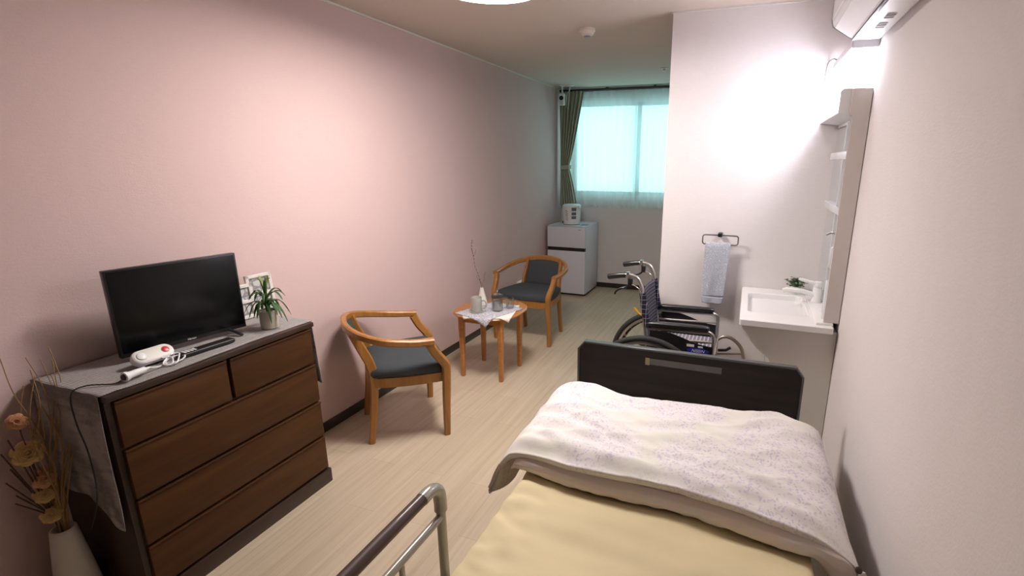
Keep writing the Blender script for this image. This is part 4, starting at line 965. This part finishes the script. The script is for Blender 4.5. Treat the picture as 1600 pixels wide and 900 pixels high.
for j, (n_, y0_) in enumerate(((6, 2.31), (5, 2.17))):
    for i in range(n_):
        MB().box(2.632+0.0*(i), 2.660, y0_-i*0.013, y0_-i*0.013+0.007, 2.0485, 2.0505).build('printed_text', 'whitetext' if i % 3 else 'greytext', ac)

# ---------------------------------------------------------------- wheelchair
wc = thing('wheelchair', 'folding wheelchair with checked navy back and black armrests beside the partition', 'wheelchair', (1.85, 2.83, 0))
YN, YF = 2.645, 3.015
def wb(m_, name, mat, parent=None, **k): return m_.build(name, mat, parent or wc, **k)
for y, out in ((YN, -1), (YF, 1)):
    yw = y+out*0.062
    c = Vector((1.79, yw, 0.323))
    ring = lambda r, n=64, dy=0: [(c.x+r*math.cos(2*PI*i/n), c.y+dy, c.z+r*math.sin(2*PI*i/n)) for i in range(n)]
    ty = wb(MB().tube(ring(0.3055), 0.0165, 12, closed=True), 'wheel', 'rubber')
    wb(MB().tube(ring(0.283), 0, closed=True, rect=(0.020, 0.012), up=(0, 1, 0)), 'rim', 'alu', ty)
    wb(MB().tube(ring(0.266, 64, out*0.030), 0.0085, 10, closed=True), 'hand_rim', 'black', ty)
    wb(MB().tube([(c.x, c.y-0.03, c.z), (c.x, c.y+0.03, c.z)], 0.022, 18), 'hub', 'alu', ty)
    for i in range(24):
        a = 2*PI*i/24; a2 = a+(0.5 if i % 2 else -0.5)
        wb(MB().tube([(c.x+0.02*math.cos(a2), c.y+(0.02 if i % 4 < 2 else -0.02), c.z+0.02*math.sin(a2)), (c.x+0.28*math.cos(a), c.y, c.z+0.28*math.sin(a))], 0.0011, 5), 'spoke', 'alu', ty)
    for i in range(6):
        a = 2*PI*(i+0.5)/6; wb(MB().tube([(c.x+0.268*math.cos(a), c.y, c.z+0.268*math.sin(a)), (c.x+0.268*math.cos(a), c.y+out*0.03, c.z+0.268*math.sin(a))], 0.004, 6), 'rim_tab', 'alu', ty)
    # caster
    cy = y+out*0.01
    cs = wb(MB().tube([(2.16, cy-0.012, 0.072), (2.16, cy+0.012, 0.072)], 0.070, 24), 'caster', 'rubber')
    wb(MB().tube([(2.17, cy-0.02, 0.072), (2.19, cy-0.02, 0.15), (2.19, cy, 0.17), (2.19, cy, 0.23)], 0.007, 8), 'caster_fork', 'alu', cs)
    # frame
    fm = MB()
    fm.tube(spline([(1.785, y, 0.30), (1.782, y, 0.55), (1.745, y, 0.86), (1.738, y, 0.905), (1.715, y, 0.945), (1.675, y, 0.962), (1.640, y, 0.960)], 7), 0.0115, 12)
    fm.tube([(1.78, y, 0.46), (2.135, y, 0.48)], 0.011, 10); fm.tube([(1.78, y, 0.22), (2.14, y, 0.22)], 0.011, 10)
    fm.tube(spline([(2.135, y, 0.20), (2.138, y, 0.45), (2.138, y, 0.64), (2.130, y, 0.672), (2.105, y, 0.684)], 5), 0.0105, 10)
    fm.tube([(1.78, y, 0.672), (2.11, y, 0.680)], 0.009, 10)
    fm.tube([(1.78, y, 0.615), (2.135, y, 0.628)], 0.007, 10)
    wb(fm, 'side_frame', 'alu')
    # armrest pad
    m_ = MB(); m_.tube([(1.775, y, 0.697), (1.79, y, 0.698), (1.95, y, 0.701), (2.10, y, 0.703), (2.116, y, 0.703)], 0, rect=lambda f: (0.044-0.012*(abs(2*f-1)**8), 0.032-0.012*(abs(2*f-1)**8)), up=(0, 0, 1)); wb(m_, 'armrest', 'vinyl', sub=1)
    # skirt guard: black, sloping curved top
    poly = [(1.80, 0.34), (2.135, 0.34), (2.135, 0.608), (2.08, 0.612), (2.03, 0.624), (1.98, 0.642), (1.92, 0.660), (1.86, 0.667), (1.80, 0.665)]
    sg_ = wb(MB().prism(poly, 'y', y+out*0.012, y+out*0.016, 0.0005), 'skirt_guard', 'black')
    if out < 0:
        yy = y-0.0175
        ov = [(2.062+0.058*math.cos(2*PI*i/32), 0.578+0.0165*math.sin(2*PI*i/32)) for i in range(32)]
        bd = wb(MB().prism(ov, 'y', yy, yy+0.0014), 'badge', 'blue', sg_); bd['label'] = 'blue oval maker badge'
        text_mesh('NISSIN', 0.023, frame((2.062, yy-0.0006, 0.578), (1, 0, 0), (0, 0, 1)), 'badge_lettering', 'whitetext', sg_, shear=0.35)
        wb(MB().box(2.002, 2.042, yy, yy+0.0014, 0.598, 0.612), 'sticker', 'warmwhite', sg_); wb(MB().box(2.062, 2.088, yy, yy+0.0014, 0.597, 0.606), 'sticker', 'warmwhite', sg_)
    # hinge block behind armrest
    wb(MB().prism([(1.70, 0.588), (1.80, 0.560), (1.83, 0.60), (1.79, 0.632), (1.725, 0.625)], 'y', y+out*0.010, y+out*0.030, 0.003), 'hinge_bracket', 'bedtrim')
    # push handle grip and brake
    wb(MB().tube([(1.650, y, 0.961), (1.62, y, 0.958), (1.555, y, 0.945), (1.548, y, 0.943)], 0.016, 14, rad=[0.0150, 0.0155, 0.0165, 0.013]), 'push_grip', 'vinyl')
    wb(MB().box(1.652, 1.672, y-0.014, y+0.014, 0.945, 0.980, 0.004), 'grip_collar', 'alu')
    bk = MB(); bk.tube(spline([(1.665, y-0.004, 0.950), (1.672, y-0.006, 0.915), (1.655, y-0.006, 0.895), (1.625, y-0.006, 0.885), (1.600, y-0.006, 0.868), (1.592, y-0.006, 0.850)], 6), 0, rect=(0.010, 0.018), up=(0, 1, 0)); bk.box(1.664, 1.690, y-0.016, y+0.010, 0.905, 0.945, 0.004)
    wb(bk, 'brake_lever', 'black')
    wb(MB().tube(spline([(1.685, y-0.012, 0.915), (1.715, y-0.022, 0.905), (1.735, y-0.018, 0.88), (1.752, y-0.014, 0.80), (1.775, y-0.014, 0.60)], 5), 0.0028, 6), 'brake_cable', 'alu')
    # foot rest
    fh = MB(); fh.tube(spline([(2.140, y, 0.520), (2.180, y, 0.545), (2.225, y, 0.540), (2.275, y, 0.500), (2.300, y, 0.44), (2.325, y, 0.28), (2.34, y, 0.12)], 6), 0.0105, 10); fh.tube([(2.14, y, 0.43), (2.29, y, 0.45)], 0.006, 8)
    wb(fh, 'footrest_hanger', 'champagne')
    wb(MB().box(2.29, 2.42, min(y, y-out*0.15), max(y, y-out*0.15), 0.105, 0.122, 0.004), 'footplate', 'black')
    wb(MB().tube([(2.155, y, 0.455), (2.20, y-0.01*out, 0.465), (2.225, y-0.01*out, 0.485)], 0.009, 8), 'wheel_lock', 'black')
# slings
def back_sl(u, v):
    z = 0.50+(0.868-0.50)*v; x = 1.770-(0.032)*(max(0, z-0.55)/0.31)+0.012+0.022*math.sin(u*PI)*-1
    return (x, YN-0.006+(YF-YN+0.012)*u, z+0.012*math.cos((u-0.5)*PI)*0)
wb(MB().grid(back_sl, 16, 14), 'backrest', 'plaid_back', solid=0.006, angle=70)
for y in (YN, YF): wb(MB().tube([(1.783-0.0, y, 0.68), (1.765, y, 0.75), (1.747, y, 0.868)], 0, rect=(0.034, 0.034), up=(0, 1, 0)), 'backrest_sleeve', 'plaid_side')
wb(MB().grid(lambda u, v: (1.79+0.35*u, YN+0.005+(YF-YN-0.01)*v, 0.497-0.018*math.sin(v*PI)), 14, 14), 'seat', 'plaid_seat', solid=0.012)
wb(MB().box(1.80, 2.142, YN+0.02, YF-0.02, 0.490, 0.545, 0.014, 3), 'seat_cushion', 'plaid_seat')
wb(MB().box(2.143, 2.150, YN+0.015, YF-0.015, 0.42, 0.535, 0.002), 'calf_flap', 'plaid_front')
m_ = MB(); m_.tube([(1.95, YN, 0.20), (1.95, YF, 0.46)], 0.010, 10); m_.tube([(1.97, YF, 0.20), (1.97, YN, 0.46)], 0.010, 10); wb(m_, 'cross_brace', 'alu')
wb(MB().tube([(1.79, YN-0.05, 0.323), (1.79, YF+0.05, 0.323)], 0.010, 12), 'axle', 'alu')
wb(MB().tube(spline([(1.752, YN, 0.742), (1.732, YN-0.004, 0.750), (1.712, YN-0.004, 0.772), (1.703, YN-0.004, 0.782)], 4), 0.006, 8, rad=None), 'release_lever', 'yellow')['label'] = 'yellow release lever'
for i, x in enumerate((1.965, 1.99, 2.045)): wb(MB().box(x, x+0.014, YN+0.010, YN+0.014, 0.606, 0.626), 'clip', 'black')
